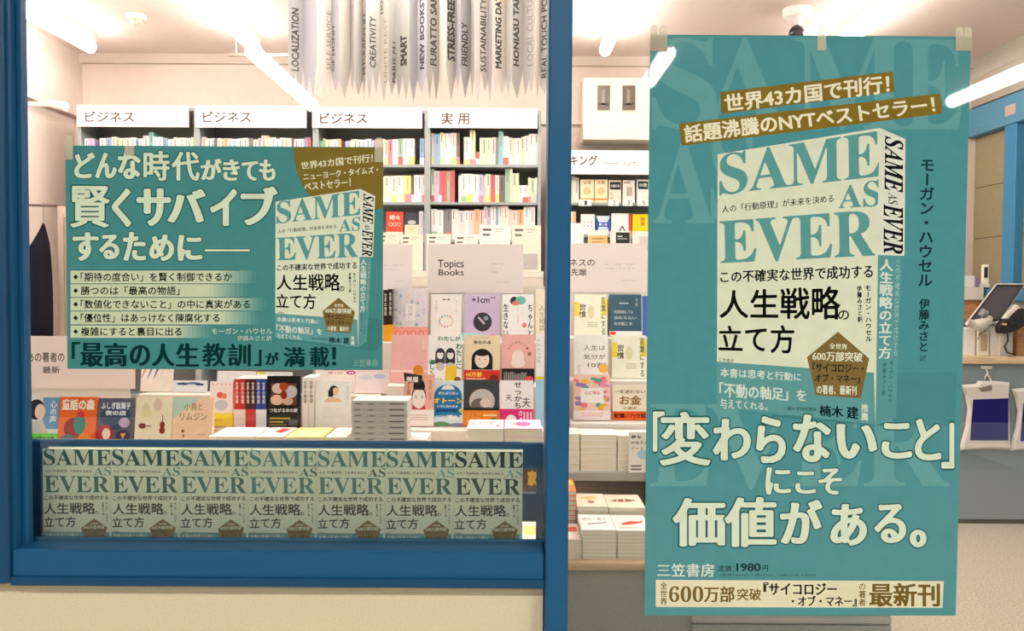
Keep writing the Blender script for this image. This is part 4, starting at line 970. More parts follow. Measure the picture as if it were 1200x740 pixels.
def a_face(P):
    P.vtext('眉を描く', (.1, .1, .2, .5), (150, 90, 76), .01, .01); P.vtext('たのしさ', (.82, .1, .92, .5), (150, 90, 76), .01, .01)
    P.ell(.5, .42, .24, .2, (40, 34, 36), 24); P.poly([(.3, .6), (.7, .6), (.78, .78), (.22, .78)], (196, 64, 78)); P.ell(.5, .46, .22, .2, (248, 238, 232), 24)
    for s in (-1, 1): P.rect(.5 + s * .1 - .05, .42, .5 + s * .1 + .05, .43, (50, 40, 40)); P.ell(.5 + s * .1, .455, .025, .012, (40, 34, 34), 8)
    P.rect(.46, .56, .54, .57, (200, 90, 90)); P.poly([(.3, .22), (.36, .12), (.64, .12), (.7, .22), (.68, .3), (.32, .3)], (40, 34, 36))
def a_blue(P):
    P.ell(.5, .34, .4, .26, (44, 124, 176), 24); P.rect(.1, .34, .9, .8, (44, 124, 176)); P.poly([(.3, .2), (.7, .2), (.64, .12), (.5, .08), (.36, .12)], (236, 240, 244))
    P.text('オトーン', (.06, .38, .94, .5), (246, 214, 70), .05, .05, halo=((40, 90, 130), .05)); P.text('がんばらない', (.22, .24, .8, .31), (244, 246, 248), .02, .02); P.text('じぶん流のまま', (.2, .54, .78, .59), (244, 246, 248), .02, .02); P.rect(.16, .63, .76, .69, (30, 70, 120)); P.ell(.9, .66, .08, .055, (216, 206, 80), 14)
    P.text('心のモヤが', (.06, .75, .5, .86), (220, 236, 246), .03, .03); P.text('晴れる', (.5, .75, .94, .86), (248, 250, 252), .04, .04); P.ell(.3, 1, .3, .1, (110, 160, 110), 16, 0, 180); P.ell(.8, 1, .3, .07, (150, 140, 170), 16, 0, 180)
def a_dark(P): P.ell(.52, .46, .36, .26, (196, 192, 190), 24); P.ell(.46, .56, .26, .16, (120, 104, 100), 20); P.ell(.62, .5, .16, .1, (226, 206, 192), 16); P.rect(0, .6, 1, .66, (50, 52, 52))
def b_dark(P): P.text('けんご', (.06, .72, .5, .83), (236, 160, 90), .02, .02); P.rect(.55, .74, .94, .78, (250, 220, 160)); P.rect(.1, .88, .9, .9, (250, 200, 130)); P.ell(.84, .86, .08, .05, (90, 120, 60), 12)
def a_sekka(P):
    P.vtext('せっかち', (.42, .02, .66, .62), (44, 38, 40), .02, .02)
    for q in ((.16, .3, .36, .44), (.66, .36, .92, .58)): P.text('夫', q, (90, 80, 84), .01, .01)
def b_sekka(P):
    P.ell(.34, .86, .16, .12, (250, 240, 244), 18); P.text('さ', (.56, .66, .68, .76), (250, 230, 240), .03, .03)
    for k in range(4): P.rect(.6 + .1 * k, .68 if k > 0 else .8, .66 + .1 * k, .94, (250, 196, 220))
def lines(n, x0, x1, y0, y1, col): return lambda P: [P.rect(x0, y0 + (y1 - y0) * k / n, x1, y0 + (y1 - y0) * (k + .45) / n, col) for k in range(n)]

G1 = 'face-out books on the stepped rack left of the post'
t3, t2_, t1 = 3.42, 3.27, 3.12
zt1, zt2, zt3 = .985, 1.127, 1.278
fb = face_book
fb('floral pale blue book with coral band, top tier beside Topics sign', 461, 502, 339, t3, (226, 218, 222), a_floral, (.74, (238, 160, 146), b_floral), z=zt3, group=G1)
fb('small white book with a ring of confetti, top tier of rack', 505.5, 541, 346, t3, (246, 238, 232), a_small, z=zt3, group=G1)
fb('lilac book titled +1cm with a dark round picture, top tier', 545, 585, 345, t3, (206, 186, 216), a_cm, z=zt3, group=G1)
fb('white book with vertical titles and red-green hats, top tier', 589, 625.5, 346, t3, (248, 246, 244), a_chan, z=zt3, group=G1)
fb('cream book cut by the blue post, top tier of rack', 628, 664, 340, t3, (244, 232, 206), lambda P: P.vtext('人生相談', (.1, .3, .3, .8), (150, 130, 110)), z=zt3, group=G1)
pinkb = fb('plain pink book with a pale title strip, middle tier', 459, 502, 393.5, t2_, (238, 184, 182), a_plain, z=zt2, group=G1)
fb('white book with green titles and two dark-haired figures, middle tier', 502, 541.5, 394, t2_, (248, 246, 242), a_watashi, z=zt2, group=G1)
fb('beige book with a bob-haired face and red band, middle tier', 544.5, 586, 394, t2_, (240, 222, 186), a_joka, (.73, (214, 56, 44), b_joka), z=zt2, group=G1)
fb('salmon pink book with black band and arched title, middle tier', 588.5, 626, 393, t2_, (244, 186, 176), a_pink, (.7, (40, 32, 34), b_pink), z=zt2, group=G1)
fb('white book with yellow foot cut by the blue post, middle tier', 628, 645, 392, t2_, (244, 240, 236), lambda P: (P.vtext('ことば', (.1, .1, .3, .6), (120, 130, 150)), P.rect(0, .86, 1, .96, (240, 210, 70))), z=zt2, group=G1)
salmb = fb('salmon book with a drawn woman face, bottom tier beside grey stack', 474, 509, 440, t1, (238, 176, 158), a_face, (.68, (248, 236, 232), lines(3, .1, .8, .78, .9, (210, 180, 176))), z=zt1, group=G1)
fb('blue and white book with large yellow katakana, bottom tier', 505, 545.5, 447, t1, (226, 238, 244), a_blue, z=zt1, group=G1, tilt=6)
fb('dark photo-covered book with orange band, bottom tier', 543.5, 585, 446, t1, (66, 70, 72), a_dark, (.66, (234, 132, 40), b_dark), z=zt1, group=G1)
fb('white book titled in brush kana with magenta band, bottom tier', 586, 625, 447, t1, (248, 244, 242), a_sekka, (.62, (222, 50, 120), b_sekka), z=zt1, group=G1)
fb('pale blue book cut by the blue post, bottom tier', 628, 647, 446, t1, (170, 214, 236), None, z=zt1, group=G1)
# small coloured tags standing in front of covers
c0 = at(545, 0, 0)
for lab, q, D, col, tx, tc in (('orange round tag clipped in front of the plain pink book', (484, 428, 496, 441), 3.22, (226, 146, 40), None, None), ('dark slanted tag with white kanji above the drawn face', (473, 437, 494, 451), 3.085, (44, 36, 34), '美眉', (236, 230, 220))):
    a = at(q[0], q[1], Y(D)); b = at(q[2], q[3], Y(D)); r = pinkb if tx is None else salmb
    mb = MB(); cx, cz = (a.x + b.x) / 2, (a.z + b.z) / 2
    if tx is None: mb.prism([(cx + (b.x - a.x) / 2 * math.cos(k * math.pi / 10), Y(D), cz + (a.z - b.z) / 2 * math.sin(k * math.pi / 10)) for k in range(20)], (0, .002, 0), col)
    else: mb.prism([(a.x, Y(D), a.z), (a.x + .004, Y(D), b.z + .012), (b.x, Y(D), b.z), (b.x + .003, Y(D), a.z - .01)], (0, .002, 0), col)
    if tx: P = Print(lambda x, y, d: Vector((a.x + (b.x - a.x) * x, Y(D) - d, a.z + (b.z - a.z) * y - .004))); P.mb = mb; P.text(tx, (.15, .22, .8, .72), tc, .04, .04)
    o = mb.build('shelf_tag', 'paper', r); o['label'] = lab
# dark spines left of the rack
def spines(items, D, ybot, group):
    for lab, x0, x1, top, col, band, bc, zb in items:
        zb += .0006
        A = xx(x0, 470, D); B = xx(x1, 470, D) - .0005; zt = zz(top, (x0 + x1) / 2, D); h = zt - zb
        r = empty('book', ((A + B) / 2, Y(D), zb), lab, 'book', group)
        mb = MB(); mb.box(A, B, Y(D), Y(D) + .12, zb, zt, col); cx = (A + B) / 2
        P = Print(lambda x, y, d: Vector((A + (B - A) * x, Y(D) - d, zt - (zt - zb) * y))); P.mb = mb
        P.vtext('世界の物語', (.22, .06, .78, .5), (230, 220, 200) if sum(col) < 500 else (110, 100, 96), .02, .02); mb.build('cover', 'gloss', r)
        mb = MB(); mb.box(A + .002, B - .002, Y(D) + .003, Y(D) + .119, zt, zt + .0008, PAGES); mb.build('pages', 'paper', r)
        if bc: mb = MB(); mb.box(A - .0004, B + .0004, Y(D) - .0008, Y(D) + .12, zb + .001, zb + h * (1 - band), bc); mb.build('band', 'gloss', r)
zq = 1.2785
spines([('dark-spined book with orange band beside the left poster edge, left of two', 449, 454.5, 340, (60, 44, 30), .68, (244, 170, 40), zq), ('dark-spined book with orange band beside the left poster edge, right of two', 454.7, 460, 339, (52, 40, 34), .68, (244, 170, 40), zq)], 3.36, 392, 'two dark-spined books beside the left poster')

# row with the manga, on the wooden stand
G2 = 'books standing on the wooden stand left of the grey stack'
def a_manga(P):
    P.rect(.12, .14, .88, .56, (96, 66, 54)); P.ell(.34, .24, .2, .1, (222, 196, 182), 14); P.ell(.72, .3, .18, .12, (190, 190, 196), 14); P.ell(.5, .2, .14, .08, (176, 70, 40), 12); P.ell(.3, .46, .2, .1, (226, 186, 160), 14); P.ell(.62, .48, .16, .08, (214, 170, 150), 14); P.ell(.5, .36, .1, .09, (150, 40, 30), 10)
    P.text('つながる本の家', (.08, .62, .92, .7), (220, 220, 220), .03, .03)
def b_manga(P): P.rect(.1, .8, .7, .83, (200, 180, 50)); P.rect(.1, .87, .5, .9, (180, 160, 50)); P.rect(.66, .84, .92, .95, (90, 90, 90)); P.rect(.1, .93, .6, .95, (160, 150, 60))
fb('black comic book with collage cover standing under the left poster', 313, 352.5, 441.5, 3.07, (34, 30, 30), a_manga, (.74, (40, 38, 32), b_manga), z=zS, tilt=3, group=G2)
fb('white book with a side-facing woman portrait left of grey stack', 370, 411, 447, 3.07, (246, 246, 244), lambda P: (P.ell(.52, .2, .13, .1, (54, 44, 44), 18), P.ell(.57, .22, .09, .08, (240, 206, 180), 16), P.rect(.36, .2, .5, .34, (54, 44, 44)), P.ell(.5, .45, .25, .1, (240, 206, 172), 20, 0, 180), P.vtext('生きるこ', (.86, .1, .96, .5), (190, 190, 190)), lines(5, .2, .8, .56, .8, (232, 230, 226))(P)), z=zS, tilt=3, group=G2)
fb('pink-white picture book with yellow foot, right of the peach cover', 246.5, 273, 448, 3.09, (246, 236, 234), lambda P: (P.text('・・・・・', (.1, .04, .9, .08), (220, 120, 120)), P.ell(.45, .3, .16, .07, (226, 90, 90), 14), P.ell(.62, .32, .12, .06, (230, 120, 110), 14), P.ell(.5, .52, .3, .12, (196, 206, 220), 16)), (.7, (250, 224, 70), lambda P: P.rect(.1, .84, .6, .87, (240, 190, 60))), z=zS, tilt=4, group=G2)
sp = []
for k, (a, b, c, bc, t_) in enumerate(((274.5, 281, (196, 40, 50), (240, 228, 220), 'red spine with white band, leftmost of the six bold spines'), (281, 287.5, (190, 36, 46), (240, 228, 220), 'red spine with white band, second of the six bold spines'), (287.7, 293.5, (72, 22, 26), (206, 44, 50), 'dark maroon spine with red band, third of the six bold spines'), (293.6, 299.5, (66, 20, 26), (206, 44, 50), 'dark maroon spine with red band, fourth of the six bold spines'),
                                      (300, 306, (40, 66, 160), (232, 236, 246), 'blue spine with white band, fifth of the six bold spines'), (306.2, 312, (38, 62, 150), (232, 236, 246), 'blue spine with white band next to the black comic book'))):
    sp.append((t_, a, b, 444.5, c, .62, bc, zS))
sp += [('white spine with small print right of the black comic, left one', 354.5, 361, 443, (240, 236, 230), .7, None, zS), ('white spine with small print beside the portrait book', 361.3, 368.2, 443, (238, 232, 228), .7, None, zS)]
spines(sp, 3.06, 503, G2)
# second row, mostly behind
G3 = 'books on the upper step behind the manga row'
fb('white and navy illustrated book behind the peach cover', 203, 242, 447, 3.28, (226, 230, 238), lambda P: (P.ell(.3, .3, .2, .12, (70, 84, 120), 14), P.ell(.62, .25, .2, .1, (96, 110, 150), 14), P.ell(.8, .35, .14, .1, (60, 70, 100), 12), P.text('星の', (.1, .05, .5, .14), (250, 250, 250), .03, .03)), z=zS2, group=G3)
fb('pale blue-white book rising behind the six bold spines', 255, 299, 436, 3.28, (240, 240, 244), None, z=zS2, group=G3)
fb('white book with a brown stripe and pink badge behind portrait book', 370, 416, 434, 3.3, (250, 236, 230), lambda P: (P.rect(.2, .02, .8, .05, (180, 130, 90)), P.text('第1位', (.3, .1, .7, .2), (220, 150, 140), .03, .03), P.ell(.9, .14, .12, .09, (206, 50, 140), 18), P.text('48', (.83, .1, .97, .18), (250, 240, 246), .03, .03)), z=zS2, group=G3)
fb('pale pink and blue book behind the grey stack', 417, 457, 434, 3.28, (246, 228, 228), lambda P: (P.ell(.3, .35, .2, .1, (206, 214, 230), 14), P.ell(.7, .3, .18, .1, (190, 200, 226), 14), lines(3, .1, .9, .06, .18, (240, 206, 206))(P)), z=zS2, group=G3)
fb('white book with a yellow round sticker behind the blue spines', 301, 342, 437, 3.28, (246, 244, 238), lambda P: (P.ell(.12, .06, .12, .07, (236, 232, 90), 16),), z=zS2, group=G3)
# magazine leaning out below the left poster
fb('slanted magazine with blue stripes showing below the left poster', 166, 202, 430, 3.3, (236, 226, 216), lambda P: [P.poly([(.1 + .2 * k, .1), (.18 + .2 * k, .1), (.02 + .2 * k, .5), (-.0 + .2 * k if k else 0, .5)], c) for k, c in enumerate(((190, 150, 120), (110, 140, 190), (70, 110, 180), (226, 216, 200)))], z=zS2, group=G3)

# children's books at the front
G4 = 'colourful books leaning at the front left of the table'
def a_woman(P): P.rect(.5, 0, 1, .62, (110, 160, 206)); P.ell(.3, .24, .26, .2, (46, 34, 34), 20); P.ell(.42, .28, .16, .15, (244, 220, 204), 18); P.poly([(0, .5), (.5, .44), (.72, .7), (0, .72)], (206, 204, 206)); P.vtext('心の声', (.72, .06, .94, .5), (230, 240, 250), .02, .02)
def b_woman(P): P.text('人生が変わる話', (.08, .76, .92, .84), (30, 70, 20), .03, .03)
def a_orange(P):
    P.text('童話の森', (.06, .04, .94, .26), (250, 236, 216), .05, .05, halo=((196, 70, 30), .05)); P.ell(.4, .6, .26, .2, (150, 44, 30), 18); P.ell(.56, .52, .16, .2, (60, 140, 130), 16); P.ell(.58, .34, .1, .07, (206, 60, 80), 12)
    P.ell(.26, .82, .2, .1, (90, 120, 130), 14); P.ell(.7, .8, .16, .1, (236, 150, 50), 14); P.rect(0, .9, 1, 1, (60, 50, 60)); P.text('むかしばなし', (.16, .92, .84, .98), (226, 216, 206), .02, .02)
def a_navy(P):
    P.ell(.5, .36, .42, .26, (58, 76, 104), 22); P.text('ふしぎ駄菓子', (.08, .08, .92, .22), (216, 226, 240), .04, .04); P.text('夜の店', (.2, .24, .8, .34), (230, 236, 246), .04, .04); P.ell(.22, .72, .24, .2, (180, 52, 60), 18); P.ell(.26, .7, .12, .11, (248, 226, 216), 14)
    P.ell(.76, .48, .16, .1, (196, 176, 216), 14); P.ell(.74, .74, .2, .12, (70, 60, 90), 16); P.poly([(.66, .7), (.82, .68), (.74, .8)], (240, 180, 60)); P.ell(.56, .88, .3, .07, (244, 240, 232), 16)
def a_violin(P):
    P.ell(.28, .2, .1, .08, (230, 220, 180), 12); P.ell(.6, .16, .12, .12, (226, 206, 190), 14); P.ell(.3, .32, .14, .08, (236, 224, 170), 12)
    P.ell(.2, .56, .1, .05, (140, 60, 50), 14); P.rect(.3, .55, .44, .57, (120, 90, 70)); P.ell(.74, .54, .07, .07, (150, 50, 40), 14); P.ell(.74, .64, .08, .07, (150, 50, 40), 14); P.rect(.73, .34, .75, .5, (90, 60, 50))
    for k in range(3): P.ell(.16 + .24 * k, .86, .05, .07, (200, 196, 190), 10)
def a_peach(P): P.poly([(0, 0), (.7, 0), (0, .42)], (196, 222, 206)); P.poly([(0, .95), (1, .45), (1, .52), (0, 1)], (250, 216, 190)); P.text('小鳥と', (.28, .1, .74, .25), (130, 116, 84), .01, .01); P.text('リムジン', (.18, .3, .86, .44), (130, 116, 84), .01, .01); P.ell(.27, .65, .04, .03, (150, 80, 70), 10); P.ell(.29, .74, .03, .025, (150, 90, 70), 10); P.text('小川糸', (.62, .68, .84, .73), (170, 140, 120)); P.ell(.66, .96, .3, .06, (110, 160, 120), 16, 0, 180)
kids = [('book with a side-lit woman and bright green band at far left', 32, 70, 467, (226, 232, 236), a_woman, (.7, (110, 220, 60), b_woman), 0), ('orange illustrated fairy-tale book with white title lettering', 70.5, 114.5, 466.5, (236, 110, 40), a_orange, None, 0), ('dark navy illustrated book with a red-hooded figure', 116, 157, 468, (90, 96, 116), a_navy, None, 0),
        ('cream picture book with a small violin drawing', 160, 203, 466, (244, 234, 208), a_violin, (.92, (248, 240, 226), None), 0), ('peach and mint book titled with small bird and limousine', 203.5, 250, 467, (248, 214, 184), a_peach, None, 0)]
for l, a, b, tp, c, f, bd, _ in kids: fb(l, a, b, tp, 2.86, c, f, bd, z=zR, tilt=8, group=G4, t=.018)

# flat books in front of the manga row
G5 = 'flat books lying below the manga row'
for k, (a, b, c, f, lab) in enumerate(((250, 304, (246, 242, 236), None, 'white flat book right of the peach cover'), (305, 337, (246, 236, 230), lambda P: P.poly([(.5, .1), (.9, .2), (.7, .6), (.4, .5)], (206, 60, 60)), 'white flat book with a red mark'), (339, 383, (246, 224, 150), lambda P: lines(3, .2, .8, .3, .8, (250, 240, 200))(P), 'yellow flat book'), (385, 410, (246, 240, 234), None, 'narrow white flat book left of the grey stack'))):
    x0, x1 = xx(a, 510, 2.85), xx(b, 510, 2.85); n = 3
    for j in range(n):
        flat_book('%s, %s of its pile of three' % (lab, ('bottom', 'middle', 'topmost')[j]), x0 + .002 * (j % 2), x1 - .003, Y(2.80) - (0), zR + .018 * j, .19, .018, c, f if j == n - 1 else None, group=G5)
# grey stack with spines
xa, xb = xx(412, 490, 2.80), xx(477, 490, 2.80); 
zz_t = zz(470, 440, 2.80); nst = 9; tk = (zz_t - zR) / nst
def grey_sp(P): P.rect(.03, .15, .97, .97, (196, 196, 194)); P.rect(.06, .45, .16, .6, (90, 90, 90)); P.poly([(.26, .6), (.34, .45), (.44, .5), (.36, .7)], (130, 130, 130)); P.ell(.56, .55, .03, .2, (140, 140, 140), 12); P.ell(.56, .55, .022, .14, (206, 206, 204), 12); P.rect(.68, .42, .94, .62, (84, 84, 84))
first = flat_book('grey-spined book, bottom of the tall grey stack', xa, xb, Y(2.80), zR, .13, tk, (214, 212, 208), None, True, 'books of the tall grey stack', spine_art_=grey_sp)
for k in range(1, nst):
    M = Matrix.Translation(((xa + xb) / 2 + (-1) ** k * .0012, Y(2.80), zR + tk * k)); lab = 'grey-spined book, %s from the top of the tall grey stack' % ORD[nst - 1 - k] if k < nst - 1 else 'topmost book of the tall grey stack, white top showing'
    dup(first, M, lab)
# pale books under the drawn-face cover
for j in range(2): flat_book('white flat book between grey stack and post, %s of two' % ('lower', 'upper')[j], xx(477, 510, 2.95), xx(503, 510, 2.95), Y(2.86), zR + j * .018, .15, .018, (246, 236, 234), None, group='two flat books right of the grey stack')
for lab, a, b, cc, f, tp in (('below the dark photo-covered book', 547, 590, (246, 244, 240), lambda P: (P.text('はじめての本', (.1, .2, .7, .6), (214, 120, 90), .02, .02), P.ell(.84, .7, .05, .1, (226, 60, 80), 10)), 502.5), ('beside the blue post', 591, 635, (240, 200, 220), lambda P: (P.rect(.1, .1, .9, .9, (250, 240, 244)), P.ell(.5, .5, .2, .3, (226, 120, 180), 12), P.text('毎日', (.2, .3, .7, .7), (120, 60, 110))), 502.5)):
    n = 3; zt_ = zz(tp, a, 2.80); tk2 = (zt_ - zR) / n
    for j in range(n):
        flat_book('%s book in the short stack %s' % (('bottom', 'middle', 'topmost')[j], lab), xx(a, 510, 2.80), xx(b, 510, 2.80), Y(2.80), zR + j * tk2, .19, tk2, cc, f if j == n - 1 else None, group='short stack ' + lab)

# ------------------------------------------------------------------ right-hand rack
G6 = 'face-out books between the post and the tall poster'
q3, q2, q1 = 3.71, 3.56, 3.41
ye = (246, 222, 70)
def a_kotoba(P): P.rect(0, .18, .16, .52, ye); P.rect(.84, .1, 1, .5, ye); P.vtext('習慣', (.14, .22, .36, .56), (110, 110, 90), .02, .02); P.vtext('言葉にする', (.8, .04, .96, .98), (110, 110, 90), .02, .02); P.ell(.5, .42, .1, .16, (226, 220, 180), 14); lines(3, .4, .7, .66, .8, (190, 186, 160))(P)
def a_jinsei(P): P.text('人生は', (.28, .24, .92, .36), (110, 96, 84), .01, .01); P.text('気分が', (.28, .45, .92, .57), (110, 96, 84), .01, .01); P.text('10割', (.4, .64, .92, .76), (110, 96, 84), .01, .01); P.ell(.86, .78, .15, .11, (240, 190, 90), 16); P.vtext('小さな', (.1, .68, .2, .95), (150, 140, 130))
def a_jar(P):
    g = random.Random(9)
    for k in range(40): P.ell(g.uniform(.08, .92), g.uniform(.04, .9), g.uniform(.06, .12), g.uniform(.03, .06), g.choice(((236, 120, 130), (246, 190, 60), (150, 130, 200), (90, 160, 140), (240, 150, 180))), 8)
    P.rect(.2, .3, .82, .62, (248, 244, 240)); P.text('心に残る', (.3, .36, .72, .44), (210, 90, 80), .02, .02)
def a_dk(P): lines(1, .3, .6, .2, .26, (190, 206, 214))(P); P.text('何回説明しても', (.14, .38, .74, .46), (206, 216, 222), .01, .01); P.text('伝わらない', (.14, .52, .84, .6), (206, 216, 222), .01, .01); P.text('なぜ起こる', (.14, .66, .7, .74), (206, 216, 222), .01, .01); P.vtext('今井', (.8, .08, .9, .3), (180, 200, 206))
def a_money(P): P.text('一生迷わない', (.04, .14, .96, .24), (120, 96, 60), .02, .02); P.text('お金', (.2, .3, .84, .56), (150, 110, 60), .03, .03); P.text('の選択', (.3, .62, .7, .7), (150, 120, 70), .02, .02)
def b_money(P): P.text('記憶／ハウ知', (.04, .8, .96, .94), (60, 30, 20), .04, .04)
fb('white book with yellow blocks and vertical kana, top tier right rack', 673, 711.5, 346.5, q3, (246, 244, 226), a_kotoba, z=s2[2][1], group=G6)
fb('dark teal book with white lines, top tier beside tall poster', 714, 751.5, 346, q3, (64, 96, 116), a_dk, (.88, (250, 240, 238), lambda P: P.ell(.1, .93, .1, .04, (220, 60, 60), 12)), z=s2[2][1], group=G6)
fb('blue-edged book behind the tall poster edge, top tier', 753, 790, 348, q3, (70, 110, 190), None, z=s2[2][1], group=G6)
fb('white book about mood with an orange seal, middle tier', 672.5, 712.5, 393.5, q2, (248, 246, 244), a_jinsei, z=s2[1][1], group=G6)
fb('second white and yellow book, middle tier beside tall poster', 717, 757, 394, q2, (246, 244, 226), a_kotoba, z=s2[1][1], group=G6)
fb('colourful patterned book with white label, bottom tier', 672, 715, 440, q1, (244, 206, 190), a_jar, (.78, (250, 232, 230), lines(2, .2, .8, .84, .94, (236, 190, 190))), z=s2[0][1], group=G6)
fb('cream book about money with orange band, bottom tier', 718, 758, 452, q1, (248, 236, 214), a_money, (.75, (232, 96, 40), b_money), z=s2[0][1], group=G6, tilt=6)
# tall stacks on the upper table, in front of the rack
G7 = 'stacked books along the front of the right table'
for nm, a, b, n, tp, c in (('cut by the post', 640, 679.5, 5, 509, (244, 240, 236)), ('in the middle', 680, 722.5, 6, 510, (248, 246, 242)), ('beside the tall poster', 723.5, 765, 6, 511, (246, 240, 234))):
    x0, x1 = xx(a, 530, 3.175), xx(b, 530, 3.175); x0 = max(x0, XR0 + .002); zt_ = zz(tp, 700, 3.175); tk3 = (zt_ - zU) / n
    f0 = None
    for k in range(n):
        lab = 'cream-paged book, %s of the upper stack %s' % ('topmost' if k == n - 1 else 'bottom' if k == 0 else ORD[n - 1 - k] + ' from the top', nm)
        if f0 is None: f0 = flat_book(lab, x0, x1, Y(3.175), zU, .14, tk3, c, group=G7); f0['group'] = G7
        else: dup(f0, Matrix.Translation(((x0 + x1) / 2 + rb.uniform(-.001, .001), Y(3.175), zU + tk3 * k)), lab)

# lower shelf: piles of books lying flat
G8 = 'stacked books on the lower shelf of the right table'
def a_l1(P): P.text('読む・書く', (.1, .2, .8, .4), (150, 140, 140), .01, .01); P.poly([(.2, .6), (.8, .5), (.84, .54), (.24, .66)], (120, 110, 110))
def a_l2(P): P.poly([(.2, .55), (.5, .4), (.8, .42), (.9, .35), (.86, .5), (.5, .62), (.25, .66)], (206, 50, 40)); P.rect(.1, .8, .6, .86, (230, 170, 150))
def a_l3(P): P.poly([(.1, .5), (.3, .38), (.6, .36), (.9, .46), (.6, .58), (.3, .58)], (150, 90, 60)); P.rect(.3, .4, .34, .56, (240, 220, 190)); P.rect(.5, .38, .54, .56, (240, 220, 190))
def a_l4(P): P.poly([(.15, .3), (.6, .2), (.8, .4), (.4, .5)], (236, 206, 120)); P.ell(.5, .65, .12, .1, (206, 110, 90), 12)
piles = [('front pile cut by the post', 650, 681.5, 2.72, 633, (246, 226, 214), lambda P: (P.rect(.2, .2, .9, .5, (226, 80, 60)), P.rect(.1, .6, .7, .9, (250, 240, 230))), 6, None), ('front pile in the middle', 682.5, 722.5, 2.72, 621.5, (246, 244, 242), a_l1, 8, (186, 188, 190)), ('front pile beside the tall poster', 723.5, 764, 2.72, 622, (246, 238, 230), a_l2, 8, None),
         ('back pile in the middle', 676, 712, 2.925, 594, (248, 240, 222), a_l4, 9, None), ('back pile with a brown fish cover', 713, 756, 2.925, 595, (246, 232, 210), a_l3, 9, (206, 176, 164)), ('orange-covered back pile', 650, 675, 2.925, 576, (238, 130, 50), lambda P: P.rect(.1, .1, .9, .5, (250, 214, 90)), 10, None)]
for nm, a, b, D, tp, c, f, n, pg in piles:
    x0, x1 = max(xx(a, 600, D), XR0 + .003), xx(b, 600, D); zt_ = zz(tp, 700, D); tk4 = (zt_ - zL) / n; f0 = None
    for k in range(n):
        top = k == n - 1
        lab = 'paperback, %s of the lower-shelf %s' % ('topmost' if top else 'bottom' if k == 0 else ORD[n - 1 - k] + ' from the top', nm)
        dx = rb.uniform(-.0015, .0015)
        if f0 is None: f0 = flat_book(lab, x0, x1, Y(D), zL, .185, tk4, c, group=G8)
        elif top: flat_book(lab, x0 + dx, x1 + dx, Y(D), zL + tk4 * k, .185, tk4, c, f, group=G8)
        else: dup(f0, Matrix.Translation(((x0 + x1) / 2 + dx, Y(D) + rb.uniform(0, .002), zL + tk4 * k)), lab)
# booklet leaning in front of the upper stack beside the tall poster
fb('white leaflet with blue speech patch leaning on the upper stack', 737, 762, 507, 3.155, (240, 236, 230), lambda P: (P.text('夢を', (.1, .08, .6, .16), (70, 70, 76), .02, .02), P.text('かなえる', (.1, .22, .9, .3), (70, 70, 76), .02, .02), P.text('ノート', (.1, .36, .7, .44), (70, 70, 76), .02, .02), P.ell(.7, .55, .3, .12, (170, 214, 236), 18), P.rect(.1, .82, .6, .86, (90, 90, 90)), P.rect(.1, .9, .6, .94, (90, 90, 90))), z=zU, t=.004, tilt=1, name='leaflet', cat='leaflet')
# things seen through the slots of the window box
fb('dark brown book with gold kanji seen through the slot beside the featured books', 600, 636, 546, 2.655, (66, 40, 34), lambda P: (P.text('家', (.5, .12, .84, .5), (226, 176, 70), .06, .04), P.ell(.4, .9, .24, .24, (236, 226, 200), 18), P.ell(.4, .96, .14, .14, (110, 130, 70), 14)), z=zT, t=.012, tilt=2)
r = empty('display_stool', (xx(610, 620, 2.45), Y(2.35), 0), 'low white stool standing in front of the long display table', 'stool')
mb = MB(); z_ = .752; mb.cbox(xx(560, 620, 2.35), xx(660, 620, 2.35), Y(2.25), Y(2.50), z_ - .03, z_, (236, 230, 220), .003); mb.build('seat', 'paint', r)
for sx in (565, 651):
    for dy in (2.26, 2.46): mb = MB(); x_ = xx(sx, 620, 2.35); mb.cbox(x_, x_ + .025, Y(dy), Y(dy) + .025, 0, z_ - .03, (220, 214, 206), .003); mb.build('leg', 'paint', r)
for j in range(3): flat_book('white and yellow book seen in the lower slot, %s of three' % ('bottom', 'middle', 'topmost')[j], xx(592, 620, 2.3), xx(648, 620, 2.3), Y(2.28), z_ + j * .02, .19, .02, (248, 244, 226), (lambda P: (P.rect(.4, .2, .9, .7, (246, 226, 130)), P.text('本', (.6, .3, .75, .6), (200, 150, 80)))) if j == 2 else None, group='three books on the white stool')

# ================================================================== left alcove: coat on a rail
r = empty('coat_rail', (-2.9, Y(5.0), 0), 'thin dark rail on two posts by the left wall', 'rail')
a = at(36, 240, Y(5.0)); b = at(66, 243, Y(5.0)); x0 = -3.24
mb = MB(); mb.tube([(x0, a.y, a.z), (b.x, b.y, a.z - .005)], .008, (110, 96, 90), 8); mb.build('bar', 'metal', r)
mb = MB(); mb.cbox(b.x - .05, b.x - .01, b.y + .1, b.y + .14, 0, a.z, (202, 180, 164), .004); mb.build('post', 'paint', r)
mb = MB(); mb.cbox(b.x - .005, b.x + .02, b.y + .09, b.y + .12, 0, a.z - .06, (176, 156, 142), .004); mb.build('post', 'paint', r)
mb = MB(); mb.tube([(-3.2, a.y, 0.0), (-3.2, a.y, a.z)], .012, (150, 130, 120), 8); mb.build('post', 'metal', r)
rr = empty('dark_coat', (at(46, 300, Y(5.0)).x, Y(5.0), 1.5), 'dark navy coat hanging from the thin rail at the far left', 'coat')
cols = []
P_ = [(51, 262), (45, 274), (38, 288), (28, 296), (24, 340), (22, 392), (60, 392), (61, 340), (57, 300), (53, 275)]
ys = [(262, 50, 52), (272, 46, 54), (284, 40, 56), (298, 30, 58), (320, 27, 59.5), (345, 26, 60.5), (370, 25, 61), (398, 24, 61)]
mb = MB(); vs = []; fs = []; n = 20
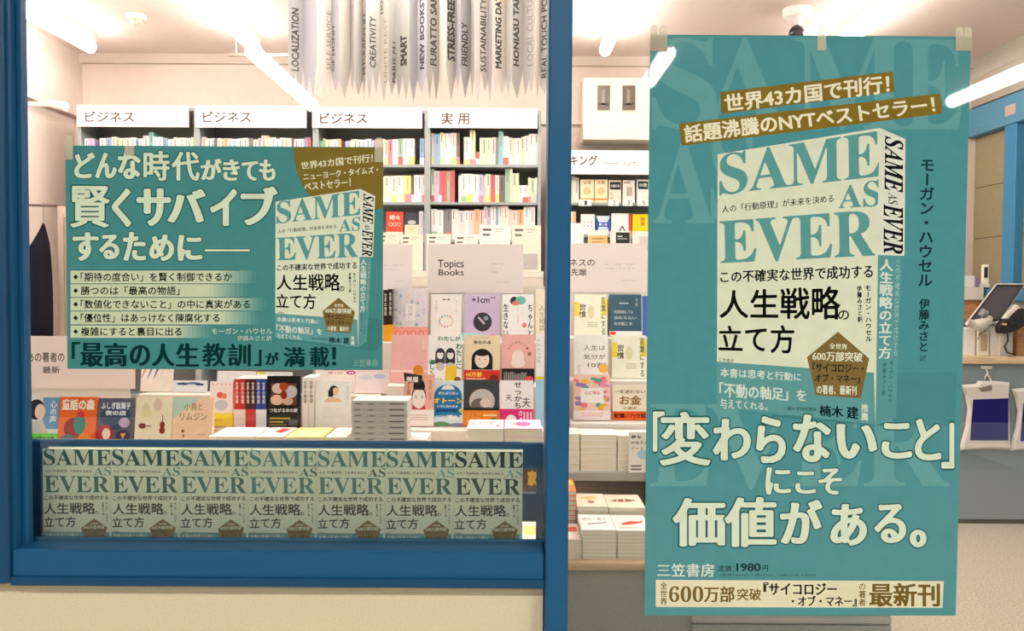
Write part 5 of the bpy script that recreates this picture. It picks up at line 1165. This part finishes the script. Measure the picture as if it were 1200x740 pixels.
for py, xl_, xr_ in ys:
    A = at(xl_, py, Y(5.0)); B = at(xr_, py, Y(5.0)); cx, cz = (A.x + B.x) / 2, A.z; rx = (B.x - A.x) / 2
    for k in range(n):
        t_ = 2 * math.pi * k / n; w_ = 1 + (.1 * math.sin(5 * t_) if py > 300 else .03 * math.sin(4 * t_)); vs.append((cx + rx * math.cos(t_), Y(5.0) + .07 * math.sin(t_) * w_ * min(1, rx / .05), cz))
for i in range(len(ys) - 1):
    for k in range(n): j = (k + 1) % n; fs.append((i * n + k, i * n + j, (i + 1) * n + j, (i + 1) * n + k))
fs += [tuple(range(n)), tuple(range((len(ys) - 1) * n, len(ys) * n))]
mb.add(vs, fs, (24, 22, 34)); mb.build('cloth', 'fabric', rr, smooth=True)
h = at(51, 262, Y(5.0)); mb = MB(); mb.tube([(h.x, h.y, h.z - .01), (h.x, h.y, a.z - .02), (h.x + .008, h.y, a.z + .01), (h.x - .006, h.y, a.z + .012)], .003, (170, 160, 150), 6); mb.build('hanger_hook', 'metal', rr)

# electrical cabinet on the back wall
cd_ = 6.2; r = empty('wall_cabinet', at(735, 165, Y(cd_)), 'white wall cabinet with two small dark windows above the ranking bookcase', 'cabinet')
A = at(684, 90.5, Y(cd_)); B = at(790, 164.5, Y(cd_))
mb = MB(); mb.cbox(A.x, B.x, A.y, 4.84, B.z, A.z, (250, 238, 222), .006); mb.build('body', 'paint', r)
for a_, b_ in ((700, 714.5), (729.5, 744)):
    p, q = at(a_ - 1, 99, Y(cd_)), at(b_ + 1, 131, Y(cd_)); mb = MB(); mb.box(p.x, q.x, p.y - .006, p.y, q.z, p.z, (226, 214, 200)); rim_ = mb.build('window_rim', 'paint', r)
    p, q = at(a_, 100.5, Y(cd_)), at(b_, 129.5, Y(cd_)); mb = MB(); mb.box(p.x, q.x, p.y - .009, p.y - .004, q.z, p.z, (112, 100, 92)); mb.box(p.x + .03, p.x + .055, p.y - .011, p.y - .008, q.z + .03, p.z - .03, (150, 136, 126)); mb.box(p.x + .01, q.x - .01, p.y - .011, p.y - .008, q.z + .035, q.z + .05, (84, 74, 70)); mb.build('dark_window', 'gloss', rim_)
p = at(692, 126, Y(cd_)); mb = MB(); mb.box(p.x, p.x + .02, p.y - .01, p.y, p.z, p.z + .012, (200, 190, 180)); mb.build('latch', 'metal', r)
A = at(662, 142, Y(6.33)); B = at(684, 143.5, Y(6.33)); mb = MB(); mb.box(A.x - .2, B.x, 4.80, 4.84, B.z - .01, A.z, (224, 204, 190)); mb.box(at(682, 90, Y(6.33)).x, at(683, 90, Y(6.33)).x, 4.80, 4.84, B.z, at(682, 94, Y(6.33)).z, (224, 204, 190)); struct(mb.build('trim_5', 'paint'))

# ================================================================== checkout counter at the right
CDp = 5.4; CX0 = 2.0; zc = zz(418, 1160, CDp); GRY = (140, 154, 160)
r = empty('checkout_counter', (2.7, Y(5.6), 0), 'long grey checkout counter with a light wooden top', 'counter')
mb = MB(); mb.cbox(CX0, RX - .06, Y(CDp) - .03, Y(6.0), zc - .045, zc, (232, 204, 164), .004); mb.build('counter_top', 'wood', r)
for i in range(2):
    x0 = CX0 + .02 + i * .70; mb = MB(); mb.cbox(x0, x0 + .697, Y(CDp), Y(CDp) + .02, .03, zc - .045, GRY, .002); mb.build('front_panel', 'paint', r)
mb = MB(); mb.box(CX0 + .03, RX - .07, Y(CDp) + .02, Y(5.95), 0, zc - .045, (110, 120, 126)); mb.build('body', 'paint', r)
mb = MB(); mb.box(CX0 + .02, RX - .07, Y(CDp) + .01, Y(CDp) + .02, 0, .03, (50, 52, 54)); mb.build('kick_strip', 'paint', r)


def bag(lab, x0, x1, y0, y1):
    D = 5.36; A = at(x0, y0, Y(D)); B = at(x1, y1, Y(D)); W_, H_ = B.x - A.x, A.z - B.z
    r = empty('fabric_bag', ((A.x + B.x) / 2, Y(D), B.z), lab, 'bag', 'white bags hanging on the counter front')
    def pt(u, v, d): return Vector((A.x + u * W_, Y(D) + .03 - d, B.z + (1 - v) * H_))
    outl = [(.0, .06), (.3, .04), (.32, 0), (.70, 0), (.95, .02), (.93, .2), (.97, .6), (1, .99), (.5, .975), (.02, 1), (0, .96), (.1, .66), (.14, .4), (.08, .2)]
    mb = MB(); n = len(outl); c_ = (.5, .5); vs = [pt(u, v, 0) for u, v in outl] + [pt(.5 + (u - .5) * .9, .5 + (v - .5) * .92, .028) for u, v in outl]
    mb.add(vs, [(i, (i + 1) % n, n + (i + 1) % n, n + i) for i in range(n)] + [tuple(range(n, 2 * n)), tuple(range(n - 1, -1, -1))], (240, 230, 222)); mb.build('cloth', 'fabric', r)
    mb = MB(); q = [(.2, .26), (.88, .24), (.9, .84), (.16, .84)]; mb.prism([pt(u, v, .029) for u, v in q], (0, -.004, 0), (30, 26, 112)); mb.build('navy_panel', 'fabric', r)
    mb = MB(); q = [(.3, .1), (.55, .05), (.56, .13), (.36, .15)]; mb.prism([pt(u, v, .029) for u, v in q], (0, -.003, 0), (150, 134, 124)); mb.build('label', 'fabric', r)
    mb = MB(); mb.tube([pt(.42, .02, .015), pt(.46, -.06, .01), pt(.5, -.09, 0), pt(.54, -.06, .01), pt(.58, .02, .015)], .005, (236, 228, 220), 6); mb.build('strap', 'fabric', r)
    p = pt(.5, -.1, 0); h_ = empty('wall_hook', (p.x, p.y, p.z), 'small white hook on the grey counter above %s' % ('the whole bag' if x0 < 1150 else 'the cut bag'), 'hook')
    mb = MB(); mb.cbox(p.x - .035, p.x + .035, Y(CDp) - .012, Y(CDp), p.z + .03, p.z + .05, (226, 226, 224), .003); mb.tube([(p.x, Y(CDp) - .006, p.z + .03), (p.x, Y(CDp) - .02, p.z), (p.x, Y(CDp) - .03, p.z + .012)], .005, (226, 226, 224), 6); mb.build('hook', 'plastic', h_)
bag('white fabric bag with navy panel hanging whole on the counter front', 1129, 1187, 447, 529.5)
bag('white fabric bag with navy panel cut by the picture edge', 1188, 1246, 452, 530)

# register with a tilted screen
rd = 5.55
r = empty('cash_register', at(1165, 412, Y(rd)), 'white cash register with a large tilted grey screen on the counter', 'register')
def q_(px, py, D): return at(px, py, Y(D))
s0 = [q_(1135, 377, 5.45), q_(1170, 377, 5.45), q_(1200, 334, 5.56), q_(1168, 334, 5.56)]
nrm = (s0[1] - s0[0]).cross(s0[3] - s0[0]).normalized()
if nrm.y > 0: nrm = -nrm
def quad(pts, k, off):
    c = sum(pts, Vector()) / 4; return [c + (p - c) * k + nrm * off for p in pts]
mb = MB(); mb.prism(quad(s0, 1.07, 0), -nrm * .03, (240, 234, 226)); case_ = mb.build('screen_case', 'plastic', r)
mb = MB(); mb.prism(quad(s0, 1.0, .001), nrm * .003, (24, 22, 24)); mb.build('bezel', 'plastic', case_)
mb = MB(); mb.prism(quad(s0, .9, .004), nrm * .001, (78, 76, 84)); mb.build('screen', 'gloss', case_)
def standing(name, x0, x1, y0, y1, D, dep, col, kind='plastic', parent=r, zb=None, c=.004):
    A = q_(x0, y0, D); B = q_(x1, y1, D); mb = MB(); mb.cbox(A.x, B.x, A.y, A.y + dep, zc + .0005 if zb is None else zb, A.z, col, c); return mb.build(name, kind, parent)
standing('base', 1161, 1187, 383, 416, 5.42, .2, (222, 214, 204))
standing('pedestal', 1160, 1174, 374, 390, 5.5, .14, (240, 230, 218))
standing('printer', 1146, 1159, 386, 416, 5.42, .12, (236, 226, 212)); standing('slot', 1149, 1157, 392, 411, 5.415, .01, (196, 170, 140), zb=zz(411, 1150, 5.415))
mb = MB(); mb.tube([q_(1134, 378, 5.36), q_(1142, 381, 5.36), q_(1150, 381, 5.38), q_(1157, 377, 5.43), q_(1160, 373, 5.45)], [.02, .035, .04, .03, .02], (238, 228, 216), 10); mb.build('scanner_arm', 'plastic', r, smooth=True)
mb = MB(); mb.tube([q_(1149, 371, 5.42), q_(1153, 366, 5.42), q_(1156, 368, 5.42)], [.02, .028, .02], (150, 146, 146), 8); mb.build('scanner_head', 'plastic', r, smooth=True)
mb = MB(); mb.tube([q_(1158, 378, 5.38), q_(1155, 388, 5.38), q_(1148, 392, 5.38), q_(1146, 398, 5.38)], .005, (120, 112, 106), 6); mb.build('cable', 'plastic', r)
mb = MB(); mb.tube([q_(1171, 382, 5.44), q_(1190, 361, 5.52)], [.03, .03], (236, 228, 216), 6); mb.build('support_arm', 'plastic', r)
r2 = empty('card_terminal', q_(1185, 392, 5.38), 'black card terminal on a thin cable in front of the register', 'card terminal')
p = [q_(1172, 384, 5.36), q_(1178, 374, 5.36), q_(1188, 373, 5.36), q_(1200, 362, 5.36), q_(1206, 366, 5.36), q_(1204, 380, 5.36), q_(1190, 388, 5.36), q_(1180, 391, 5.36), q_(1173, 391, 5.36)]
mb = MB(); mb.prism(p, (0, .06, 0), (36, 30, 30)); mb.build('body', 'gloss', r2)
mb = MB(); p = [q_(1174, 381, 5.355), q_(1175, 379, 5.355), q_(1180, 379, 5.355), q_(1180, 381.5, 5.355)]; mb.prism(p, (0, .004, 0), (226, 180, 130)); mb.build('display', 'gloss', r2)
mb = MB(); mb.tube([q_(1181, 391, 5.37), q_(1181, 400, 5.37), q_(1177, 406, 5.37), q_(1180, 413, 5.37), q_(1190, 416.5, 5.37)], .005, (60, 52, 50), 6); mb.build('cable', 'plastic', r2)
mb = MB(); A = q_(1176, 391, 5.38); mb.cbox(A.x - .02, A.x + .03, A.y, A.y + .05, zc, A.z + .02, (200, 190, 180), .004); mb.build('stand', 'plastic', r2)
r3 = empty('document_box', q_(1137, 414, 5.45), 'white document box on the counter beside the tall poster', 'box')
standing('body', 1112, 1143, 385, 416, 5.43, .18, (246, 238, 230), parent=r3); standing('lid', 1111, 1144, 384, 387, 5.428, .184, (252, 246, 240), parent=r3, zb=zz(387, 1130, 5.43))
r4 = empty('card_reader', q_(1125, 378, 5.45), 'grey handheld reader lying on the white document box', 'card reader')
mb = MB(); mb.prism([q_(1122, 384, 5.5), q_(1127, 372, 5.5), q_(1136, 378, 5.5), q_(1139, 384, 5.5)], (0, .05, 0), (120, 112, 110)); mb.build('body', 'plastic', r4)
# back counter behind the register
r = empty('back_counter', (2.9, Y(6.15), 0), 'white back counter with wooden sides behind the register', 'counter')
zbk = zz(337, 1150, 6.12)
mb = MB(); mb.cbox(2.3, RX - .06, Y(6.08), Y(6.33), zz(352, 1150, 6.1), zbk, (242, 230, 216), .004); mb.build('top', 'paint', r)
mb = MB(); mb.box(2.32, RX - .08, Y(6.1), Y(6.33), 0, zz(352, 1150, 6.1), (196, 140, 96)); mb.build('body', 'wood', r)
for x in (1120, 1145, 1170): A = q_(x, 360, 6.09); mb = MB(); mb.box(A.x, A.x + .01, Y(6.085), Y(6.1), zc, zz(352, 1150, 6.1), (160, 110, 70)); mb.build('batten', 'wood', r)
r = empty('paper_roll_dispenser', q_(1160, 336, 6.1), 'white cylinder with a dark slot on the back counter', 'dispenser')
A = q_(1155, 310, 6.15); B = q_(1165, 337, 6.15); cx = (A.x + B.x) / 2
mb = MB(); mb.lathe((cx, Y(6.2), zbk), [(.045, 0), (.045, .02), (.032, .03), (.032, A.z - zbk - .01), (.026, A.z - zbk)], (246, 240, 232)); mb.build('body', 'plastic', r, smooth=True)
mb = MB(); mb.box(cx - .026, cx - .008, Y(6.2) - .036, Y(6.2) - .02, zbk + .07, A.z - .02, (50, 46, 46)); mb.build('slot', 'gloss', r)
r = empty('monitor', q_(1133, 345, 6.0), 'white-cased monitor with purple side behind the tall poster edge', 'monitor')
mb = MB(); A = q_(1128, 323, 6.12); B = q_(1142, 352, 6.12); mb.cbox(2.75, B.x, Y(6.12), Y(6.2), zbk, A.z, (240, 234, 230), .004); mb.build('case', 'plastic', r)
mb = MB(); A2 = q_(1143, 327, 6.11); B2 = q_(1148, 350, 6.11); mb.cbox(A2.x, B2.x, Y(6.11), Y(6.18), zbk, A2.z, (150, 130, 160), .003); mb.build('side_screen', 'plastic', r)
r = empty('wooden_box', q_(1196, 400, 5.5), 'wooden box on the counter at the picture right edge', 'box')
standing('body', 1193, 1210, 368, 416, 5.46, .2, (206, 150, 100), 'wood', r); A = q_(1192, 366, 5.5); 
standing('lid', 1192, 1211, 364, 368, 5.45, .22, (222, 170, 120), 'wood', r, zb=zz(368, 1200, 5.49))
r = empty('small_device', q_(1188, 330, 6.1), 'small grey device with a white base on the back counter', 'device')
standing('base', 1180, 1200, 331, 337, 6.12, .1, (232, 224, 214), parent=r, zb=zbk); standing('body', 1183, 1191, 320, 331, 6.13, .06, (110, 116, 124), parent=r, zb=zz(331, 1188, 6.13))
